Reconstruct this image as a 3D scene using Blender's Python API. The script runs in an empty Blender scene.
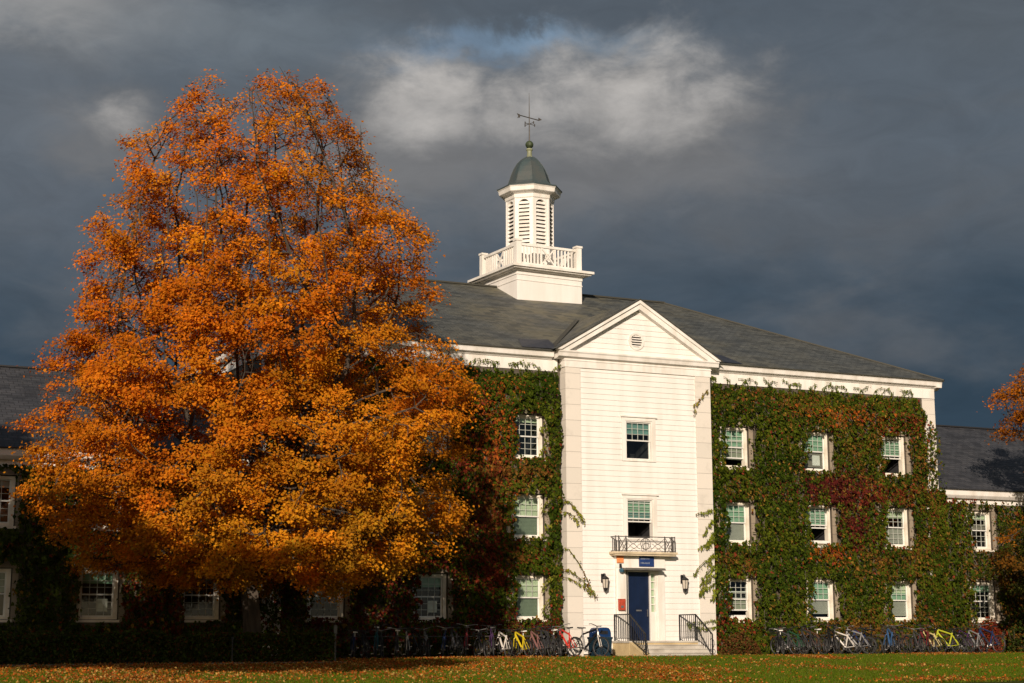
import bpy, math, random
import numpy as np
from mathutils import Vector, Matrix, noise

random.seed(7)
rng = np.random.default_rng(11)
SC = bpy.context.scene
COL = SC.collection
R = math.radians

# ------------------------------------------------------------------ materials
def new_mat(name):
    m = bpy.data.materials.new(name); m.use_nodes = True
    nt = m.node_tree; nt.nodes.clear()
    out = nt.nodes.new('ShaderNodeOutputMaterial')
    b = nt.nodes.new('ShaderNodeBsdfPrincipled')
    nt.links.new(b.outputs[0], out.inputs[0])
    return m, nt, b, out

def N(nt, typ, **kw):
    n = nt.nodes.new(typ)
    for k, v in kw.items(): setattr(n, k, v)
    return n

def mathn(nt, op, a, b=None):
    n = N(nt, 'ShaderNodeMath', operation=op)
    for i, v in enumerate((a, b)):
        if v is None: continue
        if isinstance(v, (int, float)): n.inputs[i].default_value = v
        else: nt.links.new(v, n.inputs[i])
    return n.outputs[0]

def mixc(nt, fac, c1, c2):
    n = N(nt, 'ShaderNodeMix', data_type='RGBA')
    for s, v in ((n.inputs[0], fac), (n.inputs[6], c1), (n.inputs[7], c2)):
        if isinstance(v, (int, float)): s.default_value = v
        elif isinstance(v, tuple): s.default_value = (*v, 1) if len(v) == 3 else v
        else: nt.links.new(v, s)
    return n.outputs[2]

def noise_tex(nt, scale, detail=4, vec=None, rough=.55, dist=0):
    n = N(nt, 'ShaderNodeTexNoise'); n.inputs['Scale'].default_value = scale
    n.inputs['Detail'].default_value = detail; n.inputs['Roughness'].default_value = rough
    n.inputs['Distortion'].default_value = dist
    if vec is not None: nt.links.new(vec, n.inputs['Vector'])
    return n.outputs[0]

def ramp(nt, fac, a, b):
    n = N(nt, 'ShaderNodeMapRange'); n.interpolation_type = 'SMOOTHSTEP'
    nt.links.new(fac, n.inputs[0]); n.inputs[1].default_value = a; n.inputs[2].default_value = b
    return n.outputs[0]

def obj_vec(nt, scale=(1, 1, 1)):
    tc = N(nt, 'ShaderNodeTexCoord'); mp = N(nt, 'ShaderNodeMapping')
    mp.inputs['Scale'].default_value = scale
    nt.links.new(tc.outputs['Object'], mp.inputs[0]); return mp.outputs[0]

def bump(nt, b, h, strength=.3, dist=.02):
    n = N(nt, 'ShaderNodeBump'); n.inputs['Strength'].default_value = strength
    n.inputs['Distance'].default_value = dist
    nt.links.new(h, n.inputs['Height']); nt.links.new(n.outputs[0], b.inputs['Normal'])

def mat(name, col, rough=.6, var=.12, scale=3.0, bmp=.15, metal=0, spec=.4, dark=None, sc3=(1, 1, 1), bscale=None):
    m, nt, b, o = new_mat(name)
    v = obj_vec(nt, sc3)
    n1 = noise_tex(nt, scale, 6, v)
    c2 = dark if dark else tuple(c * (1 - var * 2.2) for c in col)
    nt.links.new(mixc(nt, ramp(nt, n1, .36, .70), col, c2), b.inputs['Base Color'])
    b.inputs['Roughness'].default_value = rough; b.inputs['Metallic'].default_value = metal
    b.inputs['Specular IOR Level'].default_value = spec
    if bmp: bump(nt, b, noise_tex(nt, bscale or scale * 9, 3, v), bmp, .01)
    return m

def leaf_mat(name, trans=.35, rough=.8, spec=.03):
    m, nt, b, o = new_mat(name)
    a = N(nt, 'ShaderNodeAttribute', attribute_name='col')
    nt.links.new(a.outputs['Color'], b.inputs['Base Color'])
    b.inputs['Roughness'].default_value = rough; b.inputs['Specular IOR Level'].default_value = spec
    t = N(nt, 'ShaderNodeBsdfTranslucent'); nt.links.new(a.outputs['Color'], t.inputs[0])
    mx = N(nt, 'ShaderNodeMixShader'); mx.inputs[0].default_value = trans
    nt.links.new(b.outputs[0], mx.inputs[1]); nt.links.new(t.outputs[0], mx.inputs[2])
    nt.links.new(mx.outputs[0], o.inputs[0]); return m

def slate_mat(name, c1, c2, lichen, lich_amt):
    m, nt, b, o = new_mat(name)
    tc = N(nt, 'ShaderNodeTexCoord'); uv = tc.outputs['UV']
    br = N(nt, 'ShaderNodeTexBrick'); nt.links.new(uv, br.inputs['Vector'])
    br.inputs['Scale'].default_value = 1; br.inputs['Brick Width'].default_value = .34
    br.inputs['Row Height'].default_value = .21; br.inputs['Mortar Size'].default_value = .012
    br.inputs['Mortar Smooth'].default_value = .3; br.inputs['Bias'].default_value = 0
    br.inputs['Color1'].default_value = (*c1, 1); br.inputs['Color2'].default_value = (*c2, 1)
    br.inputs['Mortar'].default_value = (.010, .010, .011, 1)
    mp = N(nt, 'ShaderNodeMapping'); mp.inputs['Scale'].default_value = (.55, 1.6, 1); nt.links.new(uv, mp.inputs[0])
    mp2 = N(nt, 'ShaderNodeMapping'); mp2.inputs['Scale'].default_value = (2.2, 4.7, 1); nt.links.new(uv, mp2.inputs[0])
    blot = mixc(nt, ramp(nt, noise_tex(nt, 1.3, 6, mp.outputs[0], .65), .45, .72), br.outputs[0], tuple(x * .55 for x in c1))
    su = N(nt, 'ShaderNodeSeparateXYZ'); nt.links.new(uv, su.inputs[0])
    near = mathn(nt, 'POWER', 2.718, mathn(nt, 'MULTIPLY', mathn(nt, 'POWER', mathn(nt, 'ABSOLUTE', mathn(nt, 'DIVIDE', su.outputs[0], 5.5)), 2), -1))
    lit = mathn(nt, 'MULTIPLY', mathn(nt, 'ADD', near, .22), mathn(nt, 'MULTIPLY', ramp(nt, noise_tex(nt, .35, 5, uv, .6), .36, .66), lich_amt))
    c = mixc(nt, lit, blot, lichen)
    tile = N(nt, 'ShaderNodeTexWhiteNoise', noise_dimensions='2D')
    fl = N(nt, 'ShaderNodeVectorMath', operation='FLOOR'); nt.links.new(mp2.outputs[0], fl.inputs[0]); nt.links.new(fl.outputs[0], tile.inputs['Vector'])
    c = mixc(nt, mathn(nt, 'MULTIPLY', ramp(nt, tile.outputs[0], .55, 1), .7), c, tuple(x * .5 for x in c1))
    nt.links.new(c, b.inputs['Base Color']); b.inputs['Roughness'].default_value = .62
    b.inputs['Specular IOR Level'].default_value = .3
    sep = N(nt, 'ShaderNodeSeparateXYZ'); nt.links.new(uv, sep.inputs[0])
    saw = mathn(nt, 'FRACT', mathn(nt, 'DIVIDE', sep.outputs[1], .21))
    h = mathn(nt, 'SUBTRACT', mathn(nt, 'MULTIPLY', noise_tex(nt, 6, 4, uv), .6), saw)
    bump(nt, b, h, .8, .02); return m

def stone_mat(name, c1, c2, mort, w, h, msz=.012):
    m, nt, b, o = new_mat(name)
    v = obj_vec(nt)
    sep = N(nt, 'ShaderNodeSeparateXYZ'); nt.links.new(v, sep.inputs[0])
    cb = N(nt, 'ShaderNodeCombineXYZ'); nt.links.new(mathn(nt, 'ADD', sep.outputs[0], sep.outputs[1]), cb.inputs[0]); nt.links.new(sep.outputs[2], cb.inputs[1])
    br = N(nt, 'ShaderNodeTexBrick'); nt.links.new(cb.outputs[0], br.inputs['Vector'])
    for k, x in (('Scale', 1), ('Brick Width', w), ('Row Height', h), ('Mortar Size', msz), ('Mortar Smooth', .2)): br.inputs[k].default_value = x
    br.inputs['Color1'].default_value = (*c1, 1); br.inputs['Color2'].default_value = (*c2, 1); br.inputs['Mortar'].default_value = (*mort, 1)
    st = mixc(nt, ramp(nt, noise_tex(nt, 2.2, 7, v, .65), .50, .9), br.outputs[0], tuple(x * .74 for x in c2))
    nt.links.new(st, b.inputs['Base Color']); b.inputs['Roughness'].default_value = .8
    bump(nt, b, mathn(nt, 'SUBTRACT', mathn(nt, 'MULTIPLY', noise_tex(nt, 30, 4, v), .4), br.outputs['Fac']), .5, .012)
    return m

M = {}
M['white'] = mat('white_paint', (.80, .775, .735), .5, .05, 1.0, .06, dark=(.73, .70, .65), sc3=(2.0, 2.0, .3))
M['trim'] = mat('trim_paint', (.81, .785, .735), .45, .05, 1.4, .05, dark=(.66, .625, .56), sc3=(1.6, 1.6, .5))
M['frame'] = mat('frame_paint', (.80, .75, .64), .45, .05, 2.5, .05, dark=(.66, .60, .49))
M['sash'] = mat('sash_paint', (.70, .70, .66), .4, .05, 3, .03)
M['muntin'] = mat('muntin_paint', (.46, .48, .43), .45, .05, 3, .03)
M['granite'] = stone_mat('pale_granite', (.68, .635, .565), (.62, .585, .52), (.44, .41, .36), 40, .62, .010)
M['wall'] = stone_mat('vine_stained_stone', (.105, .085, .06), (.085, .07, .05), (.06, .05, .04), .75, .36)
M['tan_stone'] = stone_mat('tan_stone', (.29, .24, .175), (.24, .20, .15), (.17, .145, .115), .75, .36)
M['slate'] = slate_mat('weathered_slate', (.074, .082, .082), (.110, .118, .112), (.22, .19, .10), .45)
M['slate_wing_shaded'] = slate_mat('shade_toned_slate', (.046, .049, .058), (.066, .068, .075), (.10, .09, .07), .25)  # shade over the wing roofs is painted in as a darker, bluer slate
M['lead'] = mat('lead_sheet', (.035, .038, .05), .45, .15, 3, .1)
M['copper'] = mat('patina_copper', (.050, .074, .078), .55, .2, 2.2, .2, metal=.05, dark=(.072, .082, .080), sc3=(1, 1, .45))
M['copper_ball'] = mat('green_copper_ball', (.05, .07, .03), .5, .2, 6, .2)
M['verdigris'] = mat('pale_verdigris', (.27, .29, .18), .6, .15, 6, .2)
M['iron'] = mat('black_iron', (.018, .018, .02), .5, .2, 8, .1)
M['iron_old'] = mat('weathered_iron', (.075, .068, .06), .55, .2, 8, .1)
M['lantern_glass'] = mat('clouded_lantern_glass', (.55, .50, .42), .2, .1, 5, 0)
M['door'] = mat('navy_paint', (.006, .015, .046), .38, .1, 3, .05)
M['blue_sign'] = mat('blue_sign_paint', (.018, .045, .16), .4, .1, 4, 0)
M['sign_grey'] = mat('sign_lettering', (.36, .40, .45), .5, .1, 8, 0)
M['orange'] = mat('orange_paper', (.78, .28, .10), .7, .1, 9, 0)
M['red'] = mat('red_box_paint', (.45, .07, .035), .45, .15, 9, 0)
M['teal'] = mat('teal_glass', (.04, .11, .16), .25, .1, 5, 0)
M['grey_metal'] = mat('grey_metal', (.17, .16, .14), .45, .1, 5, .05, metal=.3)
M['concrete'] = mat('old_concrete', (.50, .47, .41), .85, .12, 1.6, .3, dark=(.34, .31, .26))
M['stoop'] = mat('tan_concrete', (.56, .44, .24), .85, .12, 1.4, .3, dark=(.42, .32, .17))
M['bin'] = mat('bin_plastic', (.010, .030, .050), .45, .1, 4, .05)
M['bin_lid'] = mat('bin_lid_plastic', (.008, .036, .125), .35, .1, 4, .05)
M['interior'] = mat('dim_room', (.030, .030, .032), .9, .2, 1.5, 0)
M['bark'] = mat('maple_bark', (.070, .054, .040), .9, .2, 5, .6, sc3=(1, 1, .25), dark=(.032, .026, .02))
M['vine'] = mat('vine_bark', (.10, .075, .05), .9, .2, 6, .3)
M['leaf'] = leaf_mat('autumn_leaf', .42)
M['ivyleaf'] = leaf_mat('ivy_leaf', .14, .7, .04)
M['hedgeleaf'] = leaf_mat('hedge_leaf', .10, .7, .03)
M['litter'] = leaf_mat('fallen_leaf', .15, .8, .03)
M['grass'] = leaf_mat('grass_blade', .3, .8, .03)
M['mulch'] = mat('mulch_soil', (.045, .033, .022), .95, .2, 2.5, .6)
M['tyre'] = mat('tyre_rubber', (.018, .018, .018), .75, .1, 9, .05)
M['alloy'] = mat('bike_alloy', (.30, .29, .28), .4, .1, 9, 0, metal=.7)
M['rim'] = mat('dull_rim', (.10, .10, .10), .5, .1, 9, 0, metal=.4)
M['saddle_black'] = mat('black_saddle', (.02, .02, .02), .5, .1, 9, 0)
M['saddle_white'] = mat('white_saddle', (.75, .73, .68), .5, .05, 9, 0)

# lawn
def lawn_material():
    m, nt, b, o = new_mat('lawn_turf')
    v = obj_vec(nt)
    c = mixc(nt, ramp(nt, noise_tex(nt, .8, 6, v), .35, .7), (.040, .062, .008), (.075, .082, .012))
    c = mixc(nt, ramp(nt, noise_tex(nt, 9, 5, v), .5, .75), c, (.026, .036, .006))
    nt.links.new(c, b.inputs['Base Color']); b.inputs['Roughness'].default_value = .9
    b.inputs['Specular IOR Level'].default_value = .1
    bump(nt, b, noise_tex(nt, 25, 4, v), .8, .05); return m
M['lawn'] = lawn_material()

def glass_material():
    m = bpy.data.materials.new('window_glass'); m.use_nodes = True
    nt = m.node_tree; nt.nodes.clear(); out = N(nt, 'ShaderNodeOutputMaterial')
    tr = N(nt, 'ShaderNodeBsdfTransparent'); tr.inputs[0].default_value = (.84, .90, .87, 1)
    gl = N(nt, 'ShaderNodeBsdfGlossy'); gl.inputs['Roughness'].default_value = .03
    fr = N(nt, 'ShaderNodeLayerWeight'); fr.inputs[0].default_value = .5
    v = obj_vec(nt); bp = N(nt, 'ShaderNodeBump'); bp.inputs['Strength'].default_value = .12; bp.inputs['Distance'].default_value = .02
    nt.links.new(noise_tex(nt, 3.0, 2, v), bp.inputs['Height']); nt.links.new(bp.outputs[0], gl.inputs['Normal'])
    mx = N(nt, 'ShaderNodeMixShader')
    nt.links.new(mathn(nt, 'ADD', mathn(nt, 'POWER', fr.outputs['Facing'], 3.0), .10), mx.inputs[0]); nt.links.new(tr.outputs[0], mx.inputs[1]); nt.links.new(gl.outputs[0], mx.inputs[2])
    nt.links.new(mx.outputs[0], out.inputs[0]); return m
M['glass'] = glass_material()

# ------------------------------------------------------------------ objects
def tag(o, label=None, cat=None, group=None, kind=None):
    for k, v in (('label', label), ('category', cat), ('group', group), ('kind', kind)):
        if v: o[k] = v
    return o

def empty(name, loc=(0, 0, 0), parent=None, rz=0):
    o = bpy.data.objects.new(name, None); COL.objects.link(o)
    o.empty_display_size = .2; o.location = loc; o.rotation_euler = (0, 0, rz)
    if parent: o.parent = parent
    return o

def thing(name, label, cat, loc=(0, 0, 0), group=None, rz=0):
    return tag(empty(name, loc, None, rz), label, cat, group)

def link(name, me, m, parent=None, loc=None):
    if m and not me.materials: me.materials.append(m)
    o = bpy.data.objects.new(name, me); COL.objects.link(o)
    if parent: o.parent = parent
    if loc: o.location = loc
    return o

def copy_tree(o, parent=None):
    c = o.copy(); COL.objects.link(c)
    if parent: c.parent = parent
    for ch in list(o.children): copy_tree(ch, c)
    return c

class MB:
    def __init__(s): s.v = []; s.f = []; s.uv = []
    def face(s, pts, uv=None):
        i = len(s.v); s.v += [tuple(p) for p in pts]; s.f.append(tuple(range(i, i + len(pts))))
        s.uv += uv if uv else [(0, 0)] * len(pts)
        return s
    def box(s, x0, x1, y0, y1, z0, z1):
        a = [(x0, y0, z0), (x1, y0, z0), (x1, y1, z0), (x0, y1, z0), (x0, y0, z1), (x1, y0, z1), (x1, y1, z1), (x0, y1, z1)]
        for q in ((0, 3, 2, 1), (4, 5, 6, 7), (0, 1, 5, 4), (1, 2, 6, 5), (2, 3, 7, 6), (3, 0, 4, 7)): s.face([a[k] for k in q])
        return s
    def prism_y(s, poly, y0, y1):            # polygon in XZ (counter-clockwise seen from -Y) pushed from y0 to y1
        s.face([(x, y0, z) for x, z in poly]); s.face([(x, y1, z) for x, z in reversed(poly)])
        n = len(poly)
        for i in range(n):
            (xa, za), (xb, zb) = poly[i], poly[(i + 1) % n]
            s.face([(xa, y0, za), (xa, y1, za), (xb, y1, zb), (xb, y0, zb)])
        return s
    def prism_x(s, poly, x0, x1):
        s.face([(x0, y, z) for y, z in reversed(poly)]); s.face([(x1, y, z) for y, z in poly])
        n = len(poly)
        for i in range(n):
            (ya, za), (yb, zb) = poly[i], poly[(i + 1) % n]
            s.face([(x0, ya, za), (x1, ya, za), (x1, yb, zb), (x0, yb, zb)])
        return s
    def bar(s, a, b, w, h=None):
        a, b = Vector(a), Vector(b); h = h or w
        d = (b - a).normalized(); up = Vector((0, 0, 1)) if abs(d.z) < .95 else Vector((0, 1, 0))
        r = d.cross(up).normalized(); u = r.cross(d)
        c = [r * (i * w / 2) + u * (j * h / 2) for i, j in ((-1, -1), (1, -1), (1, 1), (-1, 1))]
        A = [a + k for k in c]; B = [b + k for k in c]
        s.face(A[::-1]); s.face(B)
        for i in range(4): s.face([A[i], A[(i + 1) % 4], B[(i + 1) % 4], B[i]])
        return s
    def tube(s, pts, r, n=6):
        pts = [Vector(p) for p in pts]; rs = r if isinstance(r, (list, tuple)) else [r] * len(pts)
        rings = []; ref = None
        for i, p in enumerate(pts):
            d = (pts[min(i + 1, len(pts) - 1)] - pts[max(i - 1, 0)]).normalized()
            if ref is None: ref = Vector((0, 0, 1)) if abs(d.z) < .9 else Vector((1, 0, 0))
            a = d.cross(ref).normalized(); b = a.cross(d); ref = -b if ref.dot(-b) > 0 else b
            rings.append([p + (a * math.cos(t) + b * math.sin(t)) * rs[i] for t in [2 * math.pi * k / n for k in range(n)]])
        for A, B in zip(rings, rings[1:]):
            for k in range(n): s.face([A[k], A[(k + 1) % n], B[(k + 1) % n], B[k]])
        s.face(rings[0][::-1]); s.face(rings[-1]); return s
    def lathe(s, prof, n=12, c=(0, 0, 0), rot=0):
        R_ = [[(c[0] + r * math.cos(rot + 2 * math.pi * k / n), c[1] + r * math.sin(rot + 2 * math.pi * k / n), c[2] + z) for k in range(n)] for r, z in prof]
        for A, B in zip(R_, R_[1:]):
            for k in range(n): s.face([A[k], A[(k + 1) % n], B[(k + 1) % n], B[k]])
        s.face(R_[0][::-1]); s.face(R_[-1]); return s
    def torus(s, c, ax, Rr, r, n=20, m=6):   # ring whose axis is y (ax='y')
        rings = []
        for i in range(n):
            t = 2 * math.pi * i / n
            rings.append([(c[0] + (Rr + r * math.cos(u)) * math.cos(t), c[1] + r * math.sin(u), c[2] + (Rr + r * math.cos(u)) * math.sin(t)) for u in [2 * math.pi * k / m for k in range(m)]])
        for i in range(n):
            A, B = rings[i], rings[(i + 1) % n]
            for k in range(m): s.face([A[k], A[(k + 1) % m], B[(k + 1) % m], B[k]])
        return s
    def mesh(s, name, m=None, smooth=False):
        me = bpy.data.meshes.new(name); me.from_pydata(s.v, [], s.f)
        ul = me.uv_layers.new(name='UVMap'); ul.data.foreach_set('uv', np.array(s.uv, np.float32).ravel())
        if smooth: me.polygons.foreach_set('use_smooth', [True] * len(me.polygons))
        if m: me.materials.append(m)
        me.update(); return me
    def build(s, name, m, parent=None, loc=None, smooth=False):
        return link(name, s.mesh(name, m, smooth), None, parent, loc)

def np_mesh(name, V, nper, cols=None, m=None):      # V (F*nper,3): F separate polygons
    V = np.ascontiguousarray(V, np.float32); nv = len(V); nf = nv // nper
    me = bpy.data.meshes.new(name)
    me.vertices.add(nv); me.vertices.foreach_set('co', V.ravel())
    me.loops.add(nv); me.loops.foreach_set('vertex_index', np.arange(nv, dtype=np.int32))
    me.polygons.add(nf); me.polygons.foreach_set('loop_start', np.arange(0, nv, nper, dtype=np.int32))
    me.polygons.foreach_set('loop_total', np.full(nf, nper, np.int32))
    if cols is not None:
        a = me.color_attributes.new('col', 'FLOAT_COLOR', 'POINT')
        c4 = np.ones((nv, 4), np.float32); c4[:, :3] = np.repeat(cols, nper, 0)
        a.data.foreach_set('color', c4.ravel())
    me.update(calc_edges=True); me.validate()
    if m: me.materials.append(m)
    return me

def unit(a): return a / np.maximum(np.linalg.norm(a, axis=-1, keepdims=True), 1e-9)

def leaf_verts(P, nrm, L, W, tdir=None, fold=.25):
    """pointed five-cornered leaves bent a little about their midrib"""
    n = len(P); nrm = unit(nrm)
    t = rng.normal(size=(n, 3)) if tdir is None else tdir + .35 * rng.normal(size=(n, 3))
    t = unit(t - (t * nrm).sum(1, keepdims=True) * nrm); s = np.cross(nrm, t)
    L = np.asarray(L).reshape(-1, 1); W = np.asarray(W).reshape(-1, 1)
    drop = nrm * (L * fold * rng.uniform(-.6, 1, (n, 1)))
    a = P - t * L * .40; c = P + t * L * .62 - drop
    b = P + s * W * .5 + t * L * rng.uniform(-.25, .05, (n, 1)) + drop * .4
    d = P - s * W * .5 + t * L * rng.uniform(-.25, .05, (n, 1)) + drop * .4
    return np.stack([a, b, c, d], 1).reshape(-1, 3)

def leaf_cloud(name, P, nrm, L, W, cols, m, parent=None, tdir=None, fold=.25):
    return link(name, np_mesh(name, leaf_verts(P, nrm, L, W, tdir, fold), 4, cols, m), None, parent)

def nz(p, s=1.0, off=0.0): return noise.noise(Vector((p[0] * s + off, p[1] * s + off * .7, p[2] * s - off)))
def fbm(p, s=1.0, off=0.0): return noise.fractal(Vector((p[0] * s + off, p[1] * s + off * .7, p[2] * s - off)), 1.0, 2.0, 4)

# ------------------------------------------------------------------ ground
def gz(y):
    y = np.asarray(y, float)
    return np.where(y > -9, .2, np.where(y < -58, -.75, .2 + (y + 9) * (.95 / 49)))
xs = np.concatenate([[-900, -300, -120, -60], np.arange(-40, 41, 2.0), [60, 120, 300, 900]])
ys = np.concatenate([[-900, -300, -120, -70], np.arange(-60, -8, 1.5), [-8, -4, 0, 20, 60, 200, 900]])
b = MB()
Z = {}
for i, x in enumerate(xs):
    for j, y in enumerate(ys):
        Z[i, j] = float(gz(y)) + (.035 * nz((x, y, 0), .15) if -60 < y < -8 and abs(x) < 41 else 0)
for i in range(len(xs) - 1):
    for j in range(len(ys) - 1):
        b.face([(xs[p], ys[q], Z[p, q]) for p, q in ((i, j), (i + 1, j), (i + 1, j + 1), (i, j + 1))])
lawn = b.build('lawn', M['lawn'], smooth=True); lawn['kind'] = 'structure'
b = MB(); b.box(-16.5, 17.5, -3.55, -.2, .05, .206); b.box(-32, -15.0, -9.45, .17, .05, .209); b.box(17.5, 34, -2.6, .17, .05, .212)
tag(b.build('planting_bed', M['mulch']), kind='structure')
b = MB(); b.box(-34, -15.6, -10.25, -9.55, .0, .235)
tag(b.build('concrete_path', mat('path_concrete', (.20, .18, .15), .9, .15, 2, .3)), kind='structure')

# ------------------------------------------------------------------ building helpers
def wall_grid(mb, x0, x1, z0, z1, openings, yf, yb):
    xb = sorted({x0, x1, *[o[0] for o in openings], *[o[1] for o in openings]})
    zb = sorted({z0, z1, *[o[2] for o in openings], *[o[3] for o in openings]})
    for xa, xc in zip(xb, xb[1:]):
        for za, zc in zip(zb, zb[1:]):
            xm, zm = (xa + xc) / 2, (za + zc) / 2
            if any(o[0] < xm < o[1] and o[2] < zm < o[3] for o in openings): continue
            mb.face([(xa, yf, za), (xc, yf, za), (xc, yf, zc), (xa, yf, zc)])
    for xa, xc, za, zc in openings:
        mb.face([(xa, yf, za), (xa, yf, zc), (xa, yb, zc), (xa, yb, za)])
        mb.face([(xc, yf, za), (xc, yb, za), (xc, yb, zc), (xc, yf, zc)])
        mb.face([(xa, yf, zc), (xc, yf, zc), (xc, yb, zc), (xa, yb, zc)])
        mb.face([(xa, yf, za), (xa, yb, za), (xc, yb, za), (xc, yf, za)])

def clapboards(mb, x0, x1, z0, z1, openings, y, step=.215, lap=.022, xlim=None):
    zb = [z0]
    while zb[-1] < z1 - .01: zb.append(min(z1, zb[-1] + step))
    cuts = sorted({*zb, *[z for o in openings for z in o[2:4] if z0 < z < z1]})
    base = 0
    for za, zc in zip(cuts, cuts[1:]):
        k = max(i for i in range(len(zb)) if zb[i] <= za + 1e-6); zk = zb[k]
        ya = y - lap * (1 - (za - zk) / step); yc = y - lap * (1 - (zc - zk) / step)
        xa0, xc0 = (x0, x1); xa1, xc1 = (x0, x1)
        if xlim: (xa0, xc0), (xa1, xc1) = xlim(za), xlim(zc)
        iv = [(xa0, xc0, xa1, xc1)]
        for o in openings:
            if o[2] < (za + zc) / 2 < o[3]:
                nx = []
                for p, q, r, s in iv:
                    if o[0] > p and o[1] < q: nx += [(p, o[0], r, o[0]), (o[1], q, o[1], s)]
                    else: nx.append((p, q, r, s))
                iv = nx
        for p, q, r, s in iv:
            mb.face([(p, ya, za), (q, ya, za), (s, yc, zc), (r, yc, zc)])
            if abs(za - zk) < 1e-6: mb.face([(p, y, za), (q, y, za), (q, ya, za), (p, ya, za)])

# --- window prototype pieces, local origin at the meeting rail, outside is -Y
HW, ZB, ZT = .56, -.735, .76
def ring(mb, xi, zi0, zi1, w, y0, y1, wt=None, wb=None):
    wt = wt if wt is not None else w; wb = wb if wb is not None else w
    mb.box(-xi - w, -xi, y0, y1, zi0 - wb, zi1 + wt); mb.box(xi, xi + w, y0, y1, zi0 - wb, zi1 + wt)
    mb.box(-xi, xi, y0, y1, zi1, zi1 + wt); mb.box(-xi, xi, y0, y1, zi0 - wb, zi0)
fr = MB(); ring(fr, HW, ZB, ZT, .13, -.13, .12, .10, .08); FRAME = fr.mesh('window_frame', M['frame'])
fr = MB(); ring(fr, HW, ZB, ZT, .055, -.12, .12, .05, .05); ring(fr, HW + .055, ZB - .05, ZT + .05, .15, -.145, .10, .13, .03)
fr.box(-HW - .26, HW + .26, -.20, .0, ZT + .18, ZT + .235); CASING = fr.mesh('window_casing', M['trim'])
sr = MB(); e_ = HW + .162
sr.box(-e_ - .20, e_ + .20, -.25, -.12, ZT + .132, ZT + .36)
for q in (-1, 1):
    q0, q1 = sorted((q * (e_ + .002), q * (e_ + .20))); sr.box(q0, q1, -.235, -.12, ZB - .19, ZT + .134)
SURROUND = sr.mesh('stone_surround', M['tan_stone'])
sl = MB(); sl.box(-.76, .76, -.265, .02, ZB - .185, ZB - .10); SILL = sl.mesh('sill', M['frame'])
def sash_mesh(cols_lo, rows_lo, raise_lo=0.0):
    mb = MB(); mu = MB(); w = .009
    def sash(z0, z1, y0, y1, nc, nr):
        ring(mb, HW - .05, z0 + .05, z1 - .045, .05, y0, y1, .045, .05)
        for i in range(1, nc):
            x = -HW + .05 + (2 * HW - .1) * i / nc; mu.box(x - w, x + w, y0 + .006, y1 - .006, z0 + .05, z1 - .045)
        for j in range(1, nr):
            z = z0 + .05 + (z1 - z0 - .095) * j / nr; mu.box(-HW + .05, HW - .05, y0 + .009, y1 - .009, z - w, z + w)
    sash(0, ZT, -.055, -.02, 4, 3)
    sash(ZB + raise_lo, .045 + raise_lo, -.015, .022, cols_lo, rows_lo)
    return mb.mesh('sash', M['sash']), mu.mesh('muntins', M['muntin'])
SASH = {'grid': sash_mesh(4, 3), 'plain': sash_mesh(1, 1), 'open': sash_mesh(4, 3, .30), 'wide': sash_mesh(4, 3, .62)}
g = MB(); g.face([(-HW, -.035, 0), (HW, -.035, 0), (HW, -.035, ZT), (-HW, -.035, ZT)]); GLASS_UP = g.mesh('glass_pane', M['glass'])
g = MB(); g.face([(-HW, .004, ZB), (HW, .004, ZB), (HW, .004, 0), (-HW, .004, 0)]); GLASS_LO = g.mesh('glass_pane', M['glass'])
it = MB(); it.face([(-.75, 1.6, -1), (.75, 1.6, -1), (.75, 1.6, .95), (-.75, 1.6, .95)])
for x in (-.75, .75): it.face([(x, .125, -1), (x, 1.6, -1), (x, 1.6, .95), (x, .125, .95)])
it.face([(-.75, .125, -1), (.75, .125, -1), (.75, 1.6, -1), (-.75, 1.6, -1)]); it.face([(-.75, .125, .95), (.75, .125, .95), (.75, 1.6, .95), (-.75, 1.6, .95)])
INTERIOR = it.mesh('interior', M['interior'])
BL = {'green': mat('green_blind', (.25, .43, .30), .7, .06, 3, 0), 'pale': mat('pale_blind', (.52, .60, .42), .7, .06, 3, 0),
      'teal': mat('teal_blind', (.16, .30, .28), .7, .06, 3, 0), 'grey': mat('grey_screen', (.34, .34, .30), .8, .06, 3, 0),
      'greygreen': mat('greygreen_blind', (.17, .21, .15), .8, .06, 3, 0), 'brown': mat('brown_blind', (.22, .20, .17), .8, .06, 3, 0)}
def blind(z0, z1, m, y=.05):
    mb = MB(); n = max(2, int((z1 - z0) / .05))
    for k in range(n):                                  # overlapping slats
        za = z0 + (z1 - z0) * k / n; zb = z0 + (z1 - z0) * (k + 1) / n
        mb.face([(-HW, y - .008, za), (HW, y - .008, za), (HW, y + .006, zb), (-HW, y + .006, zb)])
    mb.box(-HW, HW, y - .012, y + .008, z0 - .02, z0)
    return mb.mesh('blind', BL[m])

def window(bld, x, y, z, sash='grid', blinds=(), casing=False, extra=None, lowglass=True):
    w = link('window', CASING if casing else FRAME, None, bld, (x, y, z))
    link('sash', SASH[sash][0], None, w); link('muntins', SASH[sash][1], None, w); link('glass_pane', GLASS_UP, None, w)
    if lowglass and sash in ('grid', 'plain'): link('glass_pane', GLASS_LO, None, w)
    link('interior', INTERIOR, None, w)
    if not casing: link('sill', SILL, None, w); link('stone_surround', SURROUND, None, w)
    for z0, z1, m in blinds: link('blind', blind(z0, z1, m), None, w)
    if extra: extra(w)
    return w

ROW = [2.416, 5.516, 8.616]
CX = [4.737, 8.789, 12.842]
OPX = .72
def opening(x, z): return (x - OPX, x + OPX, z + ZB - .105, z + ZT + .125)

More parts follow.
